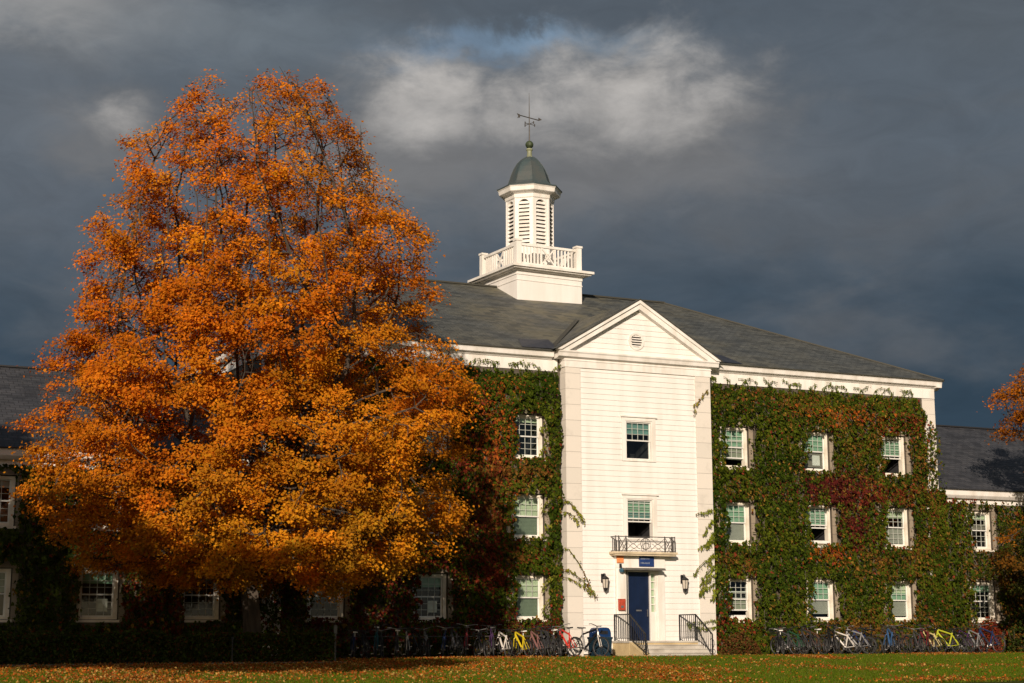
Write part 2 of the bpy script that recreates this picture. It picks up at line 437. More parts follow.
# ------------------------------------------------------------------ main block
hall = thing('dormitory_building', 'three storey white and ivy clad dormitory with pediment, cupola and navy door', 'building')
XE, YF, ZE = 15.2, -.22, 12.03
wins = [(s * c, r) for s in (-1, 1) for c in CX for r in ROW]
b = MB()
for s in (-1, 1):
    ops = [opening(x, z) for x, z in wins if x * s > 0]
    xa, xb = (-XE, -3.3) if s < 0 else (3.3, XE)
    wall_grid(b, xa, xb, .0, 11.9, ops, YF, .06)
b.face([(XE, YF, 0), (XE, 17.9, 0), (XE, 17.9, 11.9), (XE, YF, 11.9)])
b.face([(-XE, 17.9, 0), (-XE, YF, 0), (-XE, YF, 11.9), (-XE, 17.9, 11.9)])
b.face([(XE, 17.9, 0), (-XE, 17.9, 0), (-XE, 17.9, 11.9), (XE, 17.9, 11.9)])
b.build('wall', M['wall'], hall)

# pale corner piers
for s in (-1, 1):
    x0, x1 = sorted((s * 14.55, s * 15.23)); MB().box(x0, x1, -.25, .5, .1, 11.22).build('corner_pier', M['granite'], hall)

# cornice, frieze
prof = [(-.15, 11.62), (-.30, 11.70), (-.36, 11.76), (-.47, 11.79), (-.50, 11.93), (-.53, 11.99), (-.53, 12.035), (.2, 12.035), (.2, 11.62)]
for s in (-1, 1):
    x0, x1 = sorted((s * 3.42, s * (XE + .03)))
    b = MB(); b.box(x0, x1, -.262, .1, 11.24, 11.70)
    x0, x1 = sorted((s * (XE - .2), s * (XE + .042))); b.box(x0, x1, .098, 17.9, 11.24, 11.70)
    b.build('frieze', M['trim'], hall)
    x0, x1 = sorted((s * 3.68, s * (XE + .30)))
    b = MB(); b.prism_x(prof[::-1], x0, x1)
    x0, x1 = sorted((s * (XE + .02), s * (XE + .28))); b.box(x0, x1, -.49, 17.9, 11.72, 12.03)
    b.build('cornice', M['trim'], hall)

# hip roof
RY, RZ, RX = 9.05, 16.60, 7.0
def roof_face(mb, pts, u_axis):
    p0 = Vector(pts[0]); n = (Vector(pts[1]) - p0).cross(Vector(pts[2]) - p0).normalized()
    u = Vector(u_axis); v = n.cross(u)
    mb.face(pts, [(Vector(p).dot(u), Vector(p).dot(v)) for p in pts])
b = MB(); xo, yo, yk = XE + .36, -.57, 18.67
e = ZE + .005
A, B_, C_, D = (-xo, yo, e), (xo, yo, e), (xo, yk, e), (-xo, yk, e); P1, P2 = (-RX, RY, RZ), (RX, RY, RZ)
roof_face(b, [A, B_, P2, P1], (1, 0, 0)); roof_face(b, [C_, D, P1, P2], (-1, 0, 0))
roof_face(b, [B_, C_, P2], (0, 1, 0)); roof_face(b, [D, A, P1], (0, -1, 0))
for p, q in ((A, B_), (B_, C_), (C_, D), (D, A)):
    b.face([(p[0], p[1], e - .05), (q[0], q[1], e - .05), q, p])
roof = b.build('roof', M['slate'], hall)
b = MB(); b.bar((-RX, RY, RZ + .02), (RX, RY, RZ + .02), .22, .07)
for sx in (-1, 1):
    for yy in (yo, yk): b.bar((sx * RX, RY, RZ + .015), (sx * xo, yy, e + .015), .18, .06)
b.build('ridge_cap', M['slate'], roof)
sl_ = (RZ - ZE) / (RY - yo)
def rz_(y): return ZE + .005 + (y - yo) * sl_
for s in (-1, 1):
    b = MB()
    q = [(s * 3.5, -.52, rz_(-.52) + .05), (s * 5.1, -.52, rz_(-.52) + .03), (s * 4.75, .55, rz_(.55) + .03), (s * 3.4, .55, rz_(.55) + .10)]
    b.face(q if s > 0 else q[::-1])
    b.build('flashing', M['lead'], roof)
    MB().bar((s * 3.62, -.25, rz_(-.25) + .035), (s * .15, 4.3, rz_(4.3) + .035), .20, .03).build('valley', M['slate'], roof)

# entrance pavilion: clapboard front between two pale stone piers
PYF = -.60
dz = .79
pav_ops = [(-HW - .21, HW + .21, z + ZB - .085, z + ZT + .235) for z in (ROW[1], ROW[2])]
b = MB(); clapboards(b, -2.602, 2.662, .3, 11.42, pav_ops + [(-1.16, 1.02, .3, 4.12)], PYF)
for o in pav_ops:                                            # reveal behind the casing
    xa, xc, za, zc = o
    b.face([(xa, PYF, za), (xa, PYF, zc), (xa, -.3, zc), (xa, -.3, za)]); b.face([(xc, PYF, za), (xc, -.3, za), (xc, -.3, zc), (xc, PYF, zc)])
b.build('clapboard_front', M['white'], hall)
for x0, x1 in ((-3.27, -2.60), (2.66, 3.38)): MB().box(x0, x1, -.645, YF + .1, .1, 11.42).build('pier', M['granite'], hall)
b = MB(); b.box(-3.31, 3.42, -.668, YF + .1, 11.40, 11.74); b.box(-3.33, 3.44, -.69, YF + .1, 11.66, 11.70)
b.build('pavilion_frieze', M['trim'], hall)
MB().box(-2.9, 2.9, -.5, .0, .0, .6).build('plinth', M['stoop'], hall)
# pediment
b = MB()
prof = [(-.60, 11.74), (-.70, 11.76), (-.80, 11.80), (-.83, 11.93), (-.87, 11.98), (-.87, 12.035), (-.2, 12.035), (-.2, 11.74)]
b.prism_x(prof[::-1], -3.62, 3.72)
for s in (-1, 1):
    poly = [(s * 3.70, 12.036), (0, 14.24), (0, 13.93), (s * 3.18, 12.036)]
    poly = poly[::-1] if s < 0 else poly
    b.prism_y(poly if s > 0 else poly, -.86, -.3)
    poly2 = [(s * 3.78, 12.04), (0, 14.30), (0, 14.16), (s * 3.55, 12.04)]
    b.prism_y(poly2, -.93, -.862)
ped = b.build('pediment', M['trim'], hall)
def tl(z): k = (13.98 - z) / (13.98 - 12.036); return (-3.2 * k, 3.2 * k)
b = MB(); clapboards(b, -3.2, 3.2, 12.036, 13.97, [(-.235, .235, 12.45, 12.85)], PYF, .215, .022, tl)
b.build('tympanum', M['white'], ped)
# round louvred vent
b = MB(); n = 24
for k in range(n):
    a0, a1 = 2 * math.pi * k / n, 2 * math.pi * (k + 1) / n
    pts = [(.27 * math.cos(a0), .27 * math.sin(a0)), (.27 * math.cos(a1), .27 * math.sin(a1)), (.36 * math.cos(a1), .36 * math.sin(a1)), (.36 * math.cos(a0), .36 * math.sin(a0))]
    b.prism_y([(p, 12.65 + q) for p, q in pts][::-1], -.655, -.56)
v_ = b.build('vent', M['trim'], ped, (-.04, 0, 0))
b = MB()
for k in range(5):
    z = -.2 + k * .1 + .015; hx = math.sqrt(max(.27 ** 2 - z * z, .003))
    b.prism_x([(-.650, 12.65 + z - .03), (-.64, 12.65 + z - .042), (-.60, 12.65 + z + .005), (-.61, 12.65 + z + .017)], -hx, hx)
b.build('vent_slats', M['trim'], v_)
b = MB(); b.box(-.3, .3, -.572, -.56, 12.4, 12.9); b.build('vent_backing', M['interior'], v_)
# gable roof of the pavilion
b = MB()
for s in (-1, 1):
    pts = [(s * 3.84, -.96, 12.05), (0, -.96, 14.345), (0, 4.25, 14.345), (s * 3.84, -.52, 12.05)]
    roof_face(b, pts if s < 0 else pts[::-1], (0, 1, 0))
    q = [(s * 3.84, -.96, 12.05), (0, -.96, 14.345), (0, -.96, 14.305), (s * 3.84, -.96, 12.0)]
    b.face(q)
b.build('pediment_roof', M['slate'], hall)

# windows of the main block: (column, row) -> sash kind, blinds (z0, z1, material)
U = (.05, ZT)
def ac(w):
    mb = MB(); mb.box(-.58, .5, -.32, .02, ZB - .02, ZB + .10); link('window_ledge_box', mb.mesh('window_ledge_box', M['trim']), None, w)
def poster(w):
    mb = MB(); mb.face([(.0, .03, -.55), (.38, .03, -.55), (.38, .03, -.12), (.0, .03, -.12)]); link('poster', mb.mesh('poster', M['sash']), None, w)
def crate(w):
    mb = MB(); mb.box(-.35, .45, -.05, .02, ZB, ZB + .12); link('window_box', mb.mesh('window_box', M['sash']), None, w)
cfg = {(-1, 0, 2): ('grid', [(.60, ZT, 'pale')], None), (-1, 0, 1): ('plain', [(.03, ZT, 'pale'), (ZB, 0, 'greygreen')], None),
       (-1, 0, 0): ('plain', [(.03, ZT, 'pale'), (ZB, .0, 'greygreen')], None),
       (-1, 1, 2): ('plain', [(.3, ZT, 'grey'), (ZB, -.05, 'teal')], None), (-1, 1, 1): ('grid', [(.1, ZT, 'green')], None), (-1, 1, 0): ('grid', [(.40, ZT, 'green')], poster),
       (-1, 2, 0): ('grid', [(-.05, ZT, 'teal')], None), (-1, 2, 1): ('grid', [(.2, ZT, 'grey')], None), (-1, 2, 2): ('grid', [(.3, ZT, 'green')], None),
       (1, 0, 2): ('open', [(.0, ZT, 'green'), (-.45, -.02, 'greygreen')], None), (1, 0, 1): ('plain', [(.03, ZT, 'green'), (ZB, -.03, 'grey')], None),
       (1, 0, 0): ('open', [(-.42, .03, 'greygreen')], crate),
       (1, 1, 2): ('plain', [(.03, ZT, 'green'), (ZB + .12, 0, 'brown')], poster), (1, 1, 1): ('wide', [(.03, ZT, 'green')], ac),
       (1, 1, 0): ('plain', [(.03, ZT, 'green'), (ZB + .2, -.03, 'grey')], None),
       (1, 2, 2): ('wide', [(.03, ZT, 'green')], None), (1, 2, 1): ('grid', [(.45, ZT, 'pale'), (ZB + .1, 0, 'grey')], None),
       (1, 2, 0): ('plain', [(.35, ZT, 'pale'), (.0, .35, 'green'), (ZB + .12, -.03, 'grey')], None)}
for (s, c, r), (sk, bl, ex) in cfg.items():
    window(hall, s * CX[c], 0, ROW[r], sk, bl, False, ex)
window(hall, 0, -.5, ROW[2], 'plain', [(.32, ZT, 'teal')], True)
window(hall, 0, -.5, ROW[1], 'wide', [(.30, ZT, 'green'), (.05, .3, 'teal')], True)

# entrance: surround, canopy, door, sidelight
b = MB()
b.box(-1.15, -.66, -.70, -.35, dz, 3.6); b.box(.62, 1.01, -.70, -.35, dz, 3.6)
b.box(-1.10, -.80, -.735, -.70, dz, 3.58); b.box(.70, .96, -.735, -.70, dz, 3.58)
b.box(-1.17, 1.03, -.725, -.35, 3.6, 4.1); b.box(-1.2, 1.06, -.77, -.35, 3.98, 4.06)
b.box(.345, .40, -.68, -.45, dz, 3.45); b.box(.60, .62, -.68, -.45, dz, 3.45); b.box(.40, .60, -.66, -.5, dz, 1.9); b.box(.40, .60, -.66, -.5, 3.38, 3.45)
b.box(-.66, -.63, -.69, -.45, dz, 3.45); b.box(-.66, .62, -.69, -.45, 3.45, 3.6)
ent = b.build('door_surround', M['trim'], hall)
b = MB()
b.box(-.63, .345, -.60, -.55, dz + .01, 3.44)
for zc, hh in ((1.45, .46), (2.62, .58)):
    for xc in (-.36, .08): ring(b, .12, -hh, hh, .03, -.612, -.598); [b.v.__setitem__(i, (b.v[i][0] + xc, b.v[i][1], b.v[i][2] + zc)) for i in range(len(b.v) - 96, len(b.v))]
dr = b.build('door', M['door'], hall)
b = MB(); b.bar((.24, -.66, 1.72), (.24, -.66, 2.0), .03); b.bar((.24, -.66, 1.75), (.24, -.6, 1.75), .02); b.bar((.24, -.66, 1.97), (.24, -.6, 1.97), .02)
b.box(-.24, .0, -.618, -.598, 1.93, 1.985)
b.build('handle', M['alloy'], dr)
b = MB(); b.face([(.40, -.58, 1.9), (.60, -.58, 1.9), (.60, -.58, 3.38), (.40, -.58, 3.38)]); sd = b.build('sidelight', M['glass'], hall)
b = MB()
for k in range(1, 5): b.box(.40, .60, -.60, -.57, 1.9 + 1.48 * k / 5 - .015, 1.9 + 1.48 * k / 5 + .015)
b.build('glazing_bars', M['trim'], sd)
b = MB(); b.face([(.40, -.52, 1.9), (.60, -.52, 1.9), (.60, -.52, 3.38), (.40, -.52, 3.38)]); b.build('curtain', BL['pale'], sd)
b = MB(); b.box(-1.0, .80, -1.17, -.728, 3.50, 3.56); b.box(-.95, .75, -1.12, -.728, 3.561, 3.585)
b.build('door_canopy', M['grey_metal'], hall)
# balcony over the door
b = MB(); b.box(-1.42, 1.42, -1.07, -.60, 4.125, 4.215); b.box(-1.36, 1.36, -1.02, -.6, 4.062, 4.124)
bal = b.build('balcony', mat('weathered_cream_slab', (.62, .52, .36), .7, .12, 2, .1), hall)
b = MB(); y = -1.01; z0, z1 = 4.25, 4.80; xl, xr = -1.33, 1.33
b.bar((xl, y, z1), (xr, y, z1), .03); b.bar((xl, y, z0), (xr, y, z0), .025)
for xa in (xl, xl + .13, xl + .46, xr - .46, xr - .13, xr):
    b.bar((xa, y, 4.215), (xa, y, z1 + .03), .032)
for xa, xc in ((xl + .13, xl + .46), (xr - .46, xr - .13)):
    b.bar((xa, y, z0), (xc, y, z1), .02); b.bar((xa, y, z1), (xc, y, z0), .02)
xm = (xl + xr) / 2; za, zc = xl + .46, xr - .46
for sgn in (-1, 1):
    for zz, amp in ((4.62, .10), (4.42, .10)):
        pts = [(xm + sgn * (.24 + (zc - xm - .24) * t / 8), y, zz + amp * math.cos(math.pi * t / 4 + (0 if zz > 4.5 else math.pi))) for t in range(9)]
        b.tube(pts, .011, 4)
b.tube([(xm + .22 * math.cos(t), y, 4.525 + .22 * math.sin(t)) for t in [2 * math.pi * k / 16 for k in range(17)]], .014, 4)
b.tube([(xm + .13 * math.cos(t), y, 4.525 + .22 * math.sin(t)) for t in [2 * math.pi * k / 12 for k in range(13)]], .010, 4)
b.bar((xm, y, z0), (xm, y, z1), .012)
for xa in (xl, xr):
    b.bar((xa, y, z1), (xa, -.62, z1), .03); b.bar((xa, y, z0), (xa, -.62, z0), .025)
    for k in (1, 2): b.bar((xa, y + .13 * k, z0), (xa, y + .13 * k, z1), .018)
b.build('railing', M['iron_old'], bal)

# stoop, steps and hand rails
b = MB(); b.box(-1.32, 1.74, -1.92, -.62, .05, dz - .07);
b.prism_x([(-1.952, .05), (-1.952, dz - .05), (-3.05, .25), (-3.05, .05)][::-1], -1.32, -1.022)
st = b.build('stoop', M['stoop'], hall)
b = MB(); b.box(-1.35, 1.77, -1.95, -.62, dz - .069, dz); nst = 4; rise = (dz - .2) / nst
for k in range(1, nst):
    b.box(-1.02, 1.74, -1.95 - .33 * k, -1.95 - .33 * (k - 1) - .002, .05, dz - rise * k)
    b.box(-1.02, 1.76, -1.98 - .33 * k, -1.95 - .33 * (k - 1) - .004, dz - rise * k - .03, dz - rise * k + .004)
b.build('steps', M['concrete'], st)
for s, xx in ((-1, -1.24), (1, 1.68)):
    b = MB(); ya, yb, yc = -.66, -1.86, -3.05; za, zb = dz + 1.0, .25 + .78
    b.bar((xx, ya, za), (xx, yb, za), .045); b.bar((xx, yb, za), (xx, yc, zb), .045)
    b.bar((xx, ya, dz + .1), (xx, yb, dz + .1), .025); b.bar((xx, yb, dz + .1), (xx, yc, .36), .025)
    for yy, z0, z1 in ((ya, dz, za), (yb, dz, za), (yc, .2, zb)): b.bar((xx, yy, z0), (xx, yy, z1), .045)
    for k in range(1, 8): b.bar((xx, ya + (yb - ya) * k / 8, dz + .1), (xx, ya + (yb - ya) * k / 8, za), .018)
    for k in range(1, 8):
        t = k / 8; b.bar((xx, yb + (yc - yb) * t, dz + .1 + (.36 - dz - .1) * t), (xx, yb + (yc - yb) * t, za + (zb - za) * t), .018)
    # curled foot of the newel
    b.tube([(xx, yc - .12 * math.sin(t), .2 + .42 - .12 * math.cos(t) + .04 * t) for t in [k * .5 for k in range(10)]], .014, 4)
    b.tube([(xx + .12 * math.sin(t), yc, .38 - .1 * math.cos(t)) for t in [k * .6 for k in range(11)]], .013, 4)
    b.build('hand_rail', M['iron'], st)

# ------------------------------------------------------------------ cupola
CXX, CYY = -.07, 9.02
cup = empty('cupola', (CXX, CYY, 0), hall, R(4))
HX, HY = 1.69, 1.75                                      # half width and half depth of the square base
b = MB(); b.box(-HX, HX, -HY, HY, 15.5, 17.04)
for q in (-1, 1):
    for t_, za, zb in ((.02, 16.60, 16.65), (.03, 16.86, 17.04)):
        b.box(-HX - .02, HX + .02, q * (HY + .005) - t_, q * (HY + .005) + t_, za, zb); b.box(q * (HX + .005) - t_, q * (HX + .005) + t_, -HY + t_, HY - t_, za, zb)
b.build('base', M['white'], cup)
b = MB()
for o_, z0, z1 in ((.14, 17.04, 17.09), (.32, 17.091, 17.15), (.42, 17.151, 17.26), (.26, 17.261, 17.29)): b.box(-HX - o_, HX + o_, -HY - o_, HY + o_, z0, z1)
b.build('deck', M['trim'], cup)
b = MB(); hx_, hy_ = HX - .12, HY - .13
for sx in (-1, 1):
    for sy in (-1, 1):
        b.box(sx * hx_ - .13, sx * hx_ + .13, sy * hy_ - .13, sy * hy_ + .13, 17.29, 18.40); b.box(sx * hx_ - .165, sx * hx_ + .165, sy * hy_ - .165, sy * hy_ + .165, 18.401, 18.49)
for ax in (0, 1):
    h, g_ = (hx_, hy_) if ax == 0 else (hy_, hx_)
    for s in (-1, 1):
        def bx(a0, a1, z0, z1, t):
            if ax == 0: b.box(a0, a1, s * g_ - t, s * g_ + t, z0, z1)
            else: b.box(s * g_ - t, s * g_ + t, a0, a1, z0, z1)
        bx(-h + .15, h - .15, 18.22, 18.33, .07); bx(-h + .15, h - .15, 17.36, 17.46, .05)
        nb = 5
        for k in range(nb):
            for q in (-1, 1):
                a = q * (.36 + (h - .15 - .36) * (k + 1) / (nb + 1)); bx(a - .035, a + .035, 17.46, 18.22, .03)
        for a in (-.36, .36): bx(a - .04, a + .04, 17.46, 18.22, .035)
        for d in (-1, 1):
            p, q = (-.32, 17.48), (.32, 18.20)
            if d < 0: p, q = (-.32, 18.20), (.32, 17.48)
            o_ = .006 * d
            if ax == 0: b.bar((p[0], s * g_ + o_, p[1]), (q[0], s * g_ + o_, q[1]), .055, .06)
            else: b.bar((s * g_ + o_, p[0], p[1]), (s * g_ + o_, q[0], q[1]), .055, .06)
        if ax == 0: b.torus((0, s * g_, 17.84), 'y', .12, .03, 14, 5)
b.build('balustrade', M['trim'], cup)
# octagonal drum with arched louvres
RD = 1.10; apo = RD * math.cos(math.pi / 8); fw = 2 * RD * math.sin(math.pi / 8)
b = MB(); lv = MB(); bk = MB()
b.lathe([(RD + .06, 17.24), (RD + .06, 18.0), (RD + .02, 18.02)], 8, rot=math.pi / 8)
aw, z0, zs = .255, 18.45, 20.42
arch = [(aw * math.cos(t), zs + aw * math.sin(t)) for t in [math.pi * k / 10 for k in range(11)]]
for k in range(8):
    an = k * math.pi / 4 - math.pi / 2; nx, ny = math.cos(an), math.sin(an); ux, uy = -ny, nx
    def P(u, d, z): return (nx * (apo + d) + ux * u, ny * (apo + d) + uy * u, z)
    h2 = fw / 2
    for u0, u1, za, zb in ((-h2, -aw, 18.0, 21.05), (aw, h2, 18.0, 21.05), (-aw, aw, 18.0, z0)):
        b.face([P(u0, 0, za), P(u1, 0, za), P(u1, 0, zb), P(u0, 0, zb)])
    for (ua, za), (ub, zb) in zip(arch, arch[1:]):
        b.face([P(ub, 0, zb), P(ua, 0, za), P(ua, 0, 21.05), P(ub, 0, 21.05)])
        b.face([P(ua, 0, za), P(ub, 0, zb), P(ub, -.12, zb), P(ua, -.12, za)])
    for u in (-aw, aw): b.face([P(u, 0, z0), P(u, 0, zs), P(u, -.12, zs), P(u, -.12, z0)])
    b.face([P(-aw, 0, z0), P(aw, 0, z0), P(aw, -.12, z0), P(-aw, -.12, z0)])
    for s in (-1, 1):                                    # corner strips
        u0, u1 = sorted((s * h2, s * (h2 - .07))); q = [P(u0, .02, 18.02), P(u1, .02, 18.02), P(u1, .02, 20.98), P(u0, .02, 20.98)]
        b.face(q); b.face([P(u0, 0, 18.02), P(u0, .02, 18.02), P(u0, .02, 20.98), P(u0, 0, 20.98)]); b.face([P(u1, .02, 18.02), P(u1, 0, 18.02), P(u1, 0, 20.98), P(u1, .02, 20.98)])
    nl = 12
    for j in range(nl):
        z = z0 + .03 + (zs + aw - z0 - .06) * j / nl
        w = aw if z < zs - .02 else math.sqrt(max(aw ** 2 - (z + .06 - zs) ** 2, .002))
        lv.face([P(-w, .0, z), P(w, .0, z), P(w, -.10, z + .125), P(-w, -.10, z + .125)])
        lv.face([P(-w, .0, z - .022), P(w, .0, z - .022), P(w, 0, z), P(-w, 0, z)])
        lv.face([P(w, .0, z - .022), P(-w, .0, z - .022), P(-w, -.10, z + .10), P(w, -.10, z + .10)])
    bk.face([P(-.3, -.13, 18.4), P(.3, -.13, 18.4), P(.3, -.13, 20.75), P(-.3, -.13, 20.75)])
b.build('drum', M['white'], cup); lv.build('louvre', M['trim'], cup); bk.build('louvre_backing', M['interior'], cup)
b = MB(); b.lathe([(RD + z_[0], z_[1] - .14) for z_ in ((.01, 20.86), (.05, 20.90), (.07, 21.05), (.16, 21.10), (.28, 21.14), (.33, 21.17), (.36, 21.34), (.41, 21.40), (.2, 21.41))], 8, rot=math.pi / 8)
b.build('drum_cornice', M['trim'], cup)
dome_prof = [(RD + .42, 21.262), (RD + .43, 21.31), (1.30, 21.37), (1.12, 21.46), (1.0, 21.60), (.93, 21.80), (.85, 22.05), (.73, 22.33), (.58, 22.58), (.39, 22.78), (.21, 22.90), (.16, 22.92)]
b = MB(); b.lathe(dome_prof, 8, rot=math.pi / 8)
for k in range(8):
    a = math.pi / 8 + k * math.pi / 4
    b.tube([(r * math.cos(a), r * math.sin(a), z + .004) for r, z in dome_prof[1:-1]], .022, 5)
b.build('dome', M['copper'], cup)
b = MB(); b.lathe([(.16, 22.90), (.12, 23.0), (.11, 23.2), (.16, 23.28), (.13, 23.34)], 10); b.build('finial_neck', M['verdigris'], cup)
b = MB(); b.lathe([(.02, 23.33)] + [(.19 * math.sin(t), 23.53 - .19 * math.cos(t)) for t in [math.pi * k / 10 for k in range(1, 10)]] + [(.02, 23.72)], 14); b.build('finial_ball', M['copper_ball'], cup, smooth=True)
b = MB(); dirx, diry = math.cos(R(12)), math.sin(R(12))
def Wp(t, z, side=0): return (dirx * t - diry * side, diry * t + dirx * side, z)
b.tube([(0, 0, 23.65), (0, 0, 25.0), (0, 0, 26.05)], [.032, .022, .008], 6)
b.bar(Wp(-.58, 24.84), Wp(.60, 24.84), .035); b.bar(Wp(-.26, 24.54), Wp(.34, 24.54), .022); b.bar(Wp(0, 24.54, -.3), Wp(0, 24.54, .3), .022)
b.prism_y([(-.64, 24.74), (-.50, 24.78), (-.50, 24.92), (-.66, 24.96), (-.58, 24.84)], -.012, .012)
b.prism_y([(.50, 24.76), (.68, 24.84), (.50, 24.92)], -.012, .012)
for t, sd_ in ((-.26, 0), (.34, 0), (0, -.3), (0, .3)): b.bar(Wp(t, 24.48, sd_), Wp(t, 24.60, sd_), .035)
b.build('weathervane', M['iron_old'], cup)

# ------------------------------------------------------------------ low wings
def wing(s, label):
    w = thing('dormitory_wing', label, 'building', (0, 0, 0))
    x0, x1 = sorted((s * 15.21, s * 36.0)); yf = .18; ze = 7.32
    xs_ = [17.75, 21.4, 25.1, 28.7, 32.3] if s > 0 else [-17.35, -20.92, -24.52, -28.1, -31.7]
    rows = [2.416, 5.53]
    ops = [opening(x, z) for x in xs_ for z in rows]
    b = MB(); wall_grid(b, x0, x1, 0, 7.1, ops, yf, .46)
    xf = x1 if s > 0 else x0; b.face([(xf, yf, 0), (xf, 11, 0), (xf, 11, 7.1), (xf, yf, 7.1)])
    b.face([(x0, 11, 0), (x1, 11, 0), (x1, 11, 7.1), (x0, 11, 7.1)])
    b.build('wall', M['wall'], w)
    b = MB(); b.box(x0, x1, yf - .035, yf + .1, 6.70, 6.93); b.build('frieze', M['trim'], w)
    b = MB(); prof = [(-.02, 6.93), (-.10, 7.02), (-.13, 7.06), (-.15, 7.24), (-.18, 7.29), (-.18, 7.325), (.5, 7.325), (.5, 6.93)]
    b.prism_x(prof[::-1], x0, x1); b.build('cornice', M['trim'], w)
    b = MB(); yr, zr = 5.6, 10.98
    roof_face(b, [(x0, -.22, 7.33), (x1 + .2, -.22, 7.33), (x1 + .2, yr, zr), (x0, yr, zr)], (1, 0, 0))
    roof_face(b, [(x1 + .2, 11.4, 7.33), (x0, 11.4, 7.33), (x0, yr, zr), (x1 + .2, yr, zr)], (-1, 0, 0))
    b.face([(xf, 0, 7.3), (xf, 11, 7.3), (xf, yr, zr)]); b.face([(x0, -.22, 7.28), (x1 + .2, -.22, 7.28), (x1 + .2, -.22, 7.33), (x0, -.22, 7.33)])
    rf = b.build('roof', M['slate_wing_shaded'], w)
    b = MB(); b.bar((x0, yr, zr + .02), (x1 + .2, yr, zr + .02), .2, .06); b.build('ridge_cap', M['slate_wing_shaded'], rf)
    kinds = [('grid', [(.5, ZT, 'grey')]), ('grid', [(.42, ZT, 'green')]), ('plain', [(.1, ZT, 'greygreen')]), ('grid', [(.0, ZT, 'pale')]), ('grid', [])]
    for i, x in enumerate(xs_):
        for j, z in enumerate(rows):
            k = kinds[(i + j * 3) % 5] if s < 0 else ([('grid', [(.45, ZT, 'green')]), ('grid', [(.55, ZT, 'pale'), (.1, .3, 'brown')])][j] if i == 0 else kinds[(i + j) % 5])
            window(w, x, .4, z, k[0], k[1], False, poster if (s < 0 and i == 1) else None)
wing(-1, 'low two storey slate roofed wing behind the big orange maple')
wing(1, 'low two storey slate roofed wing at right behind the overhanging orange tree')

# ------------------------------------------------------------------ things on the entrance front
def lantern(x, label):
    t = thing('wall_lantern', label, 'lantern', (x, PYF - .015, 3.0), 'wall lanterns flanking the door')
    b = MB(); b.box(-.07, .07, -.03, .0, .02, .36); b.tube([(0, -.02, .28), (0, -.12, .36), (0, -.22, .34), (0, -.24, .26)], .022, 6); b.build('bracket', M['iron'], t)
    b = MB(); b.lathe([(.04, .27), (.17, .17), (.165, .15), (.12, .15)], 6, (0, -.24, 0)); b.lathe([(.09, -.24), (.11, -.22), (.11, -.19), (.05, -.19)], 6, (0, -.24, 0))
    for k in range(6):
        a = k * math.pi / 3; b.bar((.14 * math.cos(a), -.24 + .14 * math.sin(a), .15), (.10 * math.cos(a), -.24 + .10 * math.sin(a), -.2), .016)
    b.lathe([(.09, -.24), (.03, -.30), (.015, -.33)], 6, (0, -.24, 0)); b.build('cage', M['iron'], t)
    b = MB(); b.lathe([(.085, -.19), (.125, .15)], 6, (0, -.24, 0)); b.build('glass', M['lantern_glass'], t)
lantern(-1.72, 'black wall lantern between the orange notice and the left stone pier')
lantern(1.86, 'black wall lantern between the door surround and the hanging ivy sprays')
t = thing('name_sign', 'navy name board with two rows of pale lettering above the door', 'sign', (.17, -.735, 3.9))
b = MB(); b.box(-.33, .33, -.05, -.002, -.24, .26); b.build('board', M['blue_sign'], t)
b = MB(); rs = random.Random(3)
for zz, hh, x0, x1 in ((.03, .085, -.27, .12), (-.14, .07, -.27, .13)):
    x = x0
    while x < x1:
        w = rs.uniform(.018, .04); b.box(x, x + w * .45, -.056, -.05, zz, zz + hh * rs.uniform(.6, 1)); b.box(x, x + w, -.055, -.05, zz + hh * .35, zz + hh * .55); x += w + rs.uniform(.012, .03)
b.build('lettering', M['sign_grey'], t)
b = MB(); b.lathe([(.045, 0), (.045, .006)], 10); o = b.build('emblem', M['sign_grey'], t, (-.25, -.05, .17)); o.rotation_euler = (R(90), 0, 0)
b = MB(); b.box(-.15, .15, -.02, -.002, -.18, .17); b.box(-.155, .155, -.024, -.02, .13, .175)
tag(b.build('paper_notice', M['orange'], None, (-1.02, -.772, 3.97)), 'orange paper notice pinned beside the navy sign under the balcony', 'notice')
t = thing('emergency_light', 'small teal lamp on a short stem beside the door canopy', 'lamp', (-1.0, -.74, 3.55))
b = MB(); b.box(-.04, .04, -.05, 0, .05, .2); b.tube([(0, -.05, .12), (0, -.11, .12), (0, -.12, .02)], .02, 6); b.build('stem', M['iron'], t)
b = MB(); b.lathe([(.03, .03), (.1, -.0), (.11, -.06), (.07, -.13), (.02, -.15)], 12, (0, -.12, 0)); b.build('lamp_globe', M['teal'], t, smooth=True)
t = thing('call_box', 'red call box on the white post left of the navy door', 'call box', (-.98, -.738, 2.17))
b = MB(); b.box(-.14, .14, -.10, 0, -.21, .2); b.box(-.15, .15, -.115, 0, .201, .225); b.build('box', M['red'], t)
b = MB(); b.box(-.06, .06, -.108, -.1, -.12, -.03); b.build('button_plate', M['alloy'], t)
b = MB(); b.tube([(-.715, -.755, 3.5), (-.715, -.755, .8)], .022, 6)
tag(b.build('conduit', M['iron']), 'thin dark conduit pipe running down beside the door', 'pipe')
t = thing('recycling_bin', 'dark teal recycling bin with domed blue lid beside the stoop', 'bin', (-2.80, -2.35, .2))
b = MB(); b.lathe([(.41, 0), (.43, .1), (.47, .66), (.50, .67), (.50, .74)], 4, rot=math.pi / 4); b.build('body', M['bin'], t)
b = MB(); pr = [(-.30, .742), (.30, .742), (.295, .90), (.265, 1.0), (.20, 1.07), (.10, 1.09), (-.10, 1.09), (-.20, 1.07), (-.265, 1.0), (-.295, .90)]
b.prism_y(pr, -.32, .31); b.build('lid', M['bin_lid'], t)
